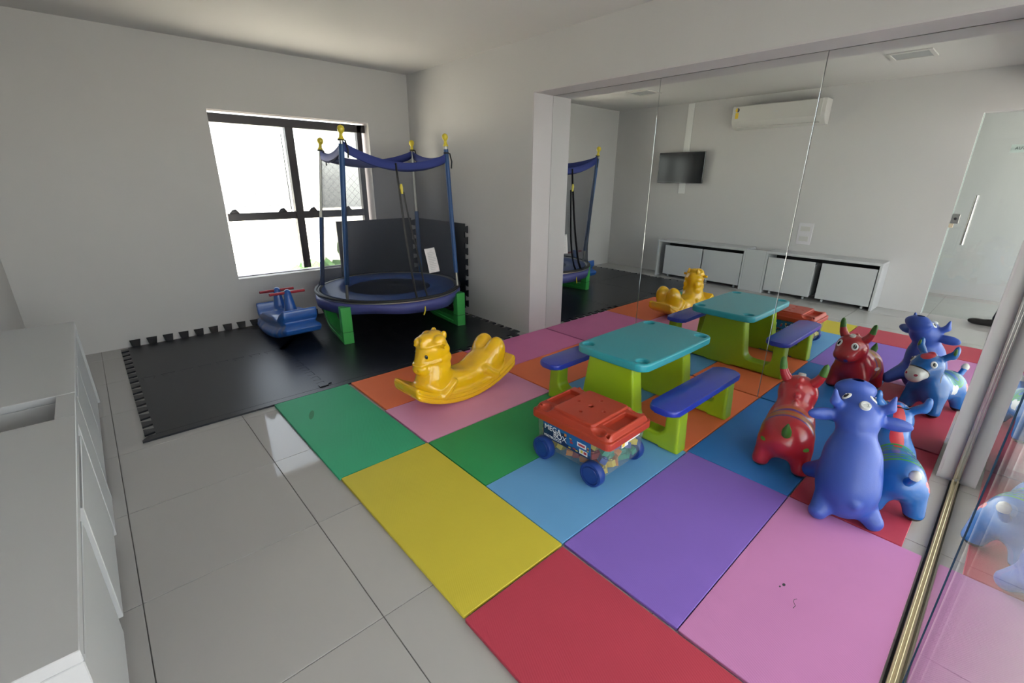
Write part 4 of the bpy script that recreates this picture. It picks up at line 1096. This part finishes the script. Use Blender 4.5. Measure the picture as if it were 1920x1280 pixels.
# blue donkey
DB = (0.012, 0.12, 0.42)
feetD = [(-0.13, -0.072), (-0.13, 0.072), (0.13, -0.075), (0.13, 0.075)]
marks = hoof_paint(DB, feetD, (0.01, 0.01, 0.011), 0.055, 0.030)
marks += [((0.285, 0, 0.285), (0.062, 0.075, 0.058), (0.01, 0.01, 0.012)), ((0.29, 0, 0.283), (0.062, 0.073, 0.054), (0.66, 0.64, 0.62))]
marks += [((0.335, s*0.028, 0.295), (0.02, 0.011, 0.010), (0.40, 0.02, 0.06)) for s in (-1, 1)]
marks += [((0.09, 0, 0.36), (0.11, 0.024, 0.06), (0.48, 0.03, 0.05)), ((0.06, 0, 0.29), (0.05, 0.028, 0.09), (0.48, 0.03, 0.05)), ((0.21, 0, 0.40), (0.05, 0.032, 0.03), (0.48, 0.03, 0.05))]
marks += [((-0.03, 0, 0.24), (0.07, 0.13, 0.075), (0.03, 0.25, 0.06), 0.86), ((-0.03, 0, 0.24), (0.05, 0.12, 0.055), (0.03, 0.25, 0.06), 0.86), ((-0.03, 0, 0.245), (0.03, 0.115, 0.05), (0.03, 0.25, 0.06), 0.75)]
marks += [((0.005+dx, s*0.10, 0.175+dz), (0.014, 0.05, 0.020), (0.66, 0.67, 0.70)) for s in (-1, 1) for dx, dz in ((-0.012, 0.012), (0.012, 0.014), (-0.008, -0.012), (0.01, -0.010))]
marks += [((-0.12+dx, s*0.10, 0.175+dz), (0.014, 0.05, 0.014), (0.50, 0.04, 0.06)) for s in (-1, 1) for dx, dz in ((-0.014, 0.010), (0.012, 0.012), (0.012, -0.012), (-0.010, -0.014))]
marks += [((0.148, 0, 0.315), (0.006, 0.12, 0.10), (0.01, 0.01, 0.012))]
M['donkey'] = painted('donkey_vinyl', DB, marks, 0.25, 0.4, bump=0.12, bscale=150)
dk = empty('inflatable_donkey', (2.492, 0.150, 0.0145), math.radians(22), 'blue inflatable hopping donkey with red mane and black hooves, right of the blue cow', 'inflatable animal', 'inflatable hopping animals')
donk = U(0.035, e_((-0.05, 0, 0.165), (0.150, 0.098, 0.098)), e_((0.09, 0, 0.175), (0.10, 0.098, 0.105)), c_((0.12, 0, 0.22), (0.165, 0, 0.31), 0.072, 0.066),
         e_((0.185, 0, 0.335), (0.085, 0.074, 0.070)), c_((0.20, 0, 0.33), (0.285, 0, 0.285), 0.062, 0.048), *[c_((x*0.85, y*0.75, 0.13), (x, y, 0.038), 0.052, 0.039) for x, y in feetD])
def donk_f(P):
    d = donk(P)
    for k in range(7):
        a = k/6; d = smin(d, e_((0.17-0.10*a, 0, 0.405-0.14*a), (0.014, 0.022, 0.014))(P), 0.010)
    for s in (-1, 1):
        d = smin(d, c_((0.155, s*0.048, 0.385), (0.14, s*0.078, 0.415), 0.018, 0.020)(P), 0.012)
        d = smin(d, e_((0.132, s*0.092, 0.437), (0.017, 0.017, 0.042), (1, s*-0.1, 0.1))(P), 0.014)
    return np.maximum(d, 0.0-P[:, 2])
sdf_obj('body', donk_f, (-0.23, -0.16, -0.012), (0.35, 0.16, 0.50), 0.007, M['donkey'], dk)
for s in (-1, 1):
    p_, n_ = surf(donk_f, (0.19, s*0.02, 0.335), (0.72, s*0.55, 0.42), 0.001); eye(dk, p_, n_, 0.018, 1.2)
    tag(ball('inner_ear', (0.142, s*0.094, 0.437), (0.012, 0.009, 0.028), M['horn_green'], dk), 'green inner ear')
tt = tube('tail', [(-0.18, 0, 0.20), (-0.215, 0, 0.235), (-0.225, 0, 0.25)], [0.018, 0.016, 0.016], mat('donkey_plain', DB, 0.3, coat=0.3), dk, 10)
tag(lathe('tail_tip', [(0.004, -0.012), (0.019, -0.010), (0.021, 0.002), (0.018, 0.014), (0.010, 0.024), (0.002, 0.028)], M['acwhite'], tt, 14, at((-0.228, 0, 0.262), (-0.35, 0, 1))), 'white tail tip')

# ------------------------------------------------------------------ the photographer, standing in the doorway (only a shoe shows, in the mirror)
M['trouser'] = mat('navy_trousers', (0.02, 0.023, 0.035), 0.85, bump=0.3, bscale=200); M['shirt'] = mat('grey_shirt', (0.16, 0.17, 0.17), 0.85, bump=0.3, bscale=150)
M['skin'] = mat('skin', (0.42, 0.25, 0.17), 0.5, sss=0.1); M['hair'] = mat('dark_hair', (0.015, 0.012, 0.010), 0.6); M['leather'] = mat('black_leather', (0.012, 0.011, 0.012), 0.3)
vd = Vector((0.672, 0.740, 0)).normalized(); lt = Vector((-vd.y, vd.x, 0))
hip = Vector((-0.30, -0.30, 0.86)); chest = Vector((-0.27, -0.29, 1.18)); head = Vector((-0.155, -0.170, 1.475))
pe = empty('person', (-0.30, -0.30, 0), 0, 'person in dark clothes in the doorway, black shoe reflected in the mirror', 'person')
L_ = lambda p: tuple(Vector(p)-Vector((-0.30, -0.30, 0)))
shL, shR = chest+lt*0.17+Vector((0, 0, 0.07)), chest-lt*0.17+Vector((0, 0, 0.07))
hdL, hdR = Vector((-0.145, -0.03, 1.345)), Vector((-0.005, -0.135, 1.375))
elL, elR = Vector((-0.37, -0.10, 1.10)), Vector((-0.06, -0.34, 1.08))
def fingers(h, side):
    out = []
    for k in range(4):
        b0 = h+vd*0.02+Vector((0, 0, -0.012+0.0*k))+lt*(side*-0.01)+Vector((0, 0, 0.022*(k-1.5)))
        m1 = b0+vd*(0.030-0.003*abs(k-1.5))-lt*side*0.012; t1 = m1-lt*side*(0.026-0.003*abs(k-1))+vd*0.004
        out += [c_(L_(b0), L_(m1), 0.009, 0.0085), c_(L_(m1), L_(t1), 0.0085, 0.007)]
    th0 = h+Vector((0, 0, -0.03)); th1 = th0-lt*side*0.035+vd*0.01
    return out+[c_(L_(th0), L_(th1), 0.0105, 0.009)]
skinf = U(0.012, e_(L_(head), (0.095, 0.078, 0.115), tuple(vd)), c_(L_(head-vd*0.02-Vector((0, 0, 0.06))), L_(chest+Vector((0, 0, 0.10))), 0.055, 0.06),
          e_(L_(head+vd*0.095-Vector((0, 0, 0.012))), (0.018, 0.014, 0.022)), e_(L_(head+lt*0.08), (0.02, 0.012, 0.03)), e_(L_(head-lt*0.08), (0.02, 0.012, 0.03)),
          c_(L_(elL), L_(hdL), 0.042, 0.028), c_(L_(elR), L_(hdR), 0.042, 0.028), e_(L_(hdL+vd*0.015), (0.045, 0.022, 0.04)), e_(L_(hdR+vd*0.015), (0.045, 0.022, 0.04)),
          *fingers(hdL, 1), *fingers(hdR, -1))
sdf_obj('body', skinf, (-0.26, -0.16, 0.98), (0.42, 0.40, 1.62), 0.0075, M['skin'], pe)
shirtf = U(0.03, c_(L_(hip+Vector((0, 0, 0.02))), L_(chest), 0.148, 0.15), c_(L_(chest+lt*0.12+Vector((0, 0, 0.06))), L_(chest-lt*0.12+Vector((0, 0, 0.06))), 0.085), c_(L_(shL), L_(shL.lerp(elL, 0.9)), 0.068, 0.056), c_(L_(shR), L_(shR.lerp(elR, 0.9)), 0.068, 0.056))
sdf_obj('shirt', shirtf, (-0.34, -0.30, 0.66), (0.40, 0.42, 1.42), 0.012, M['shirt'], pe)
kneeL, ankL = Vector((-0.38, -0.10, 0.47)), Vector((-0.445, -0.010, 0.095)); kneeR, ankR = Vector((-0.20, -0.33, 0.46)), Vector((-0.20, -0.42, 0.095))
trf = U(0.03, e_(L_(hip), (0.155, 0.15, 0.12)), c_(L_(hip+lt*0.08), L_(kneeL), 0.092, 0.066), c_(L_(kneeL), L_(ankL), 0.066, 0.055), c_(L_(hip-lt*0.08), L_(kneeR), 0.092, 0.066), c_(L_(kneeR), L_(ankR), 0.066, 0.055))
sdf_obj('trousers', trf, (-0.30, -0.30, 0.01), (0.32, 0.45, 1.02), 0.012, M['trouser'], pe)
def shoe(a, d):
    d = Vector(d).normalized(); a = Vector((a.x, a.y, 0))
    f = U(0.02, c_(L_(a-d*0.045+Vector((0, 0, 0.042))), L_(a+d*0.07+Vector((0, 0, 0.036))), 0.042, 0.038), e_(L_(a+d*0.14+Vector((0, 0, 0.030))), (0.092, 0.042, 0.034), tuple(d)), c_(L_(a+Vector((0, 0, 0.05))), L_(a+Vector((0, 0, 0.085))), 0.045, 0.043))
    g = lambda P: np.maximum(f(P), 0.001-P[:, 2])
    c = Vector(L_(a)); sdf_obj('shoe', g, (c.x-0.27, c.y-0.27, -0.01), (c.x+0.27, c.y+0.27, 0.16), 0.007, M['leather'], pe)
shoe(ankL+Vector((0, 0.0, 0)), (-0.10, 1, 0)); shoe(ankR, (0.7, 0.75, 0))
hairf = SUB(0.01, e_(L_(head-vd*0.012+Vector((0, 0, 0.02))), (0.105, 0.088, 0.115), tuple(vd)), e_(L_(head+vd*0.10-Vector((0, 0, 0.05))), (0.10, 0.12, 0.115)))
sdf_obj('hair', hairf, (-0.02, -0.02, 1.35), (0.30, 0.28, 1.63), 0.009, M['hair'], pe)
cm = empty('photo_camera', tuple(Vector((0, 0, 1.385))-vd*0.075), math.atan2(vd.y, vd.x), 'black photo camera held up by the person in the doorway', 'camera')
box('camera_body', -0.028, 0.016, -0.066, 0.066, -0.045, 0.042, M['blackmatte'], cm, 0.008, 2)
box('viewfinder_hump', -0.03, 0.012, -0.026, 0.026, 0.0425, 0.062, M['blackmatte'], cm, 0.006, 2)
lathe('lens_barrel', [(0.031, 0.017), (0.033, 0.024), (0.033, 0.036), (0.029, 0.038)], M['blackplastic'], cm, 24, Matrix.Rotation(PI/2, 4, 'Y'))
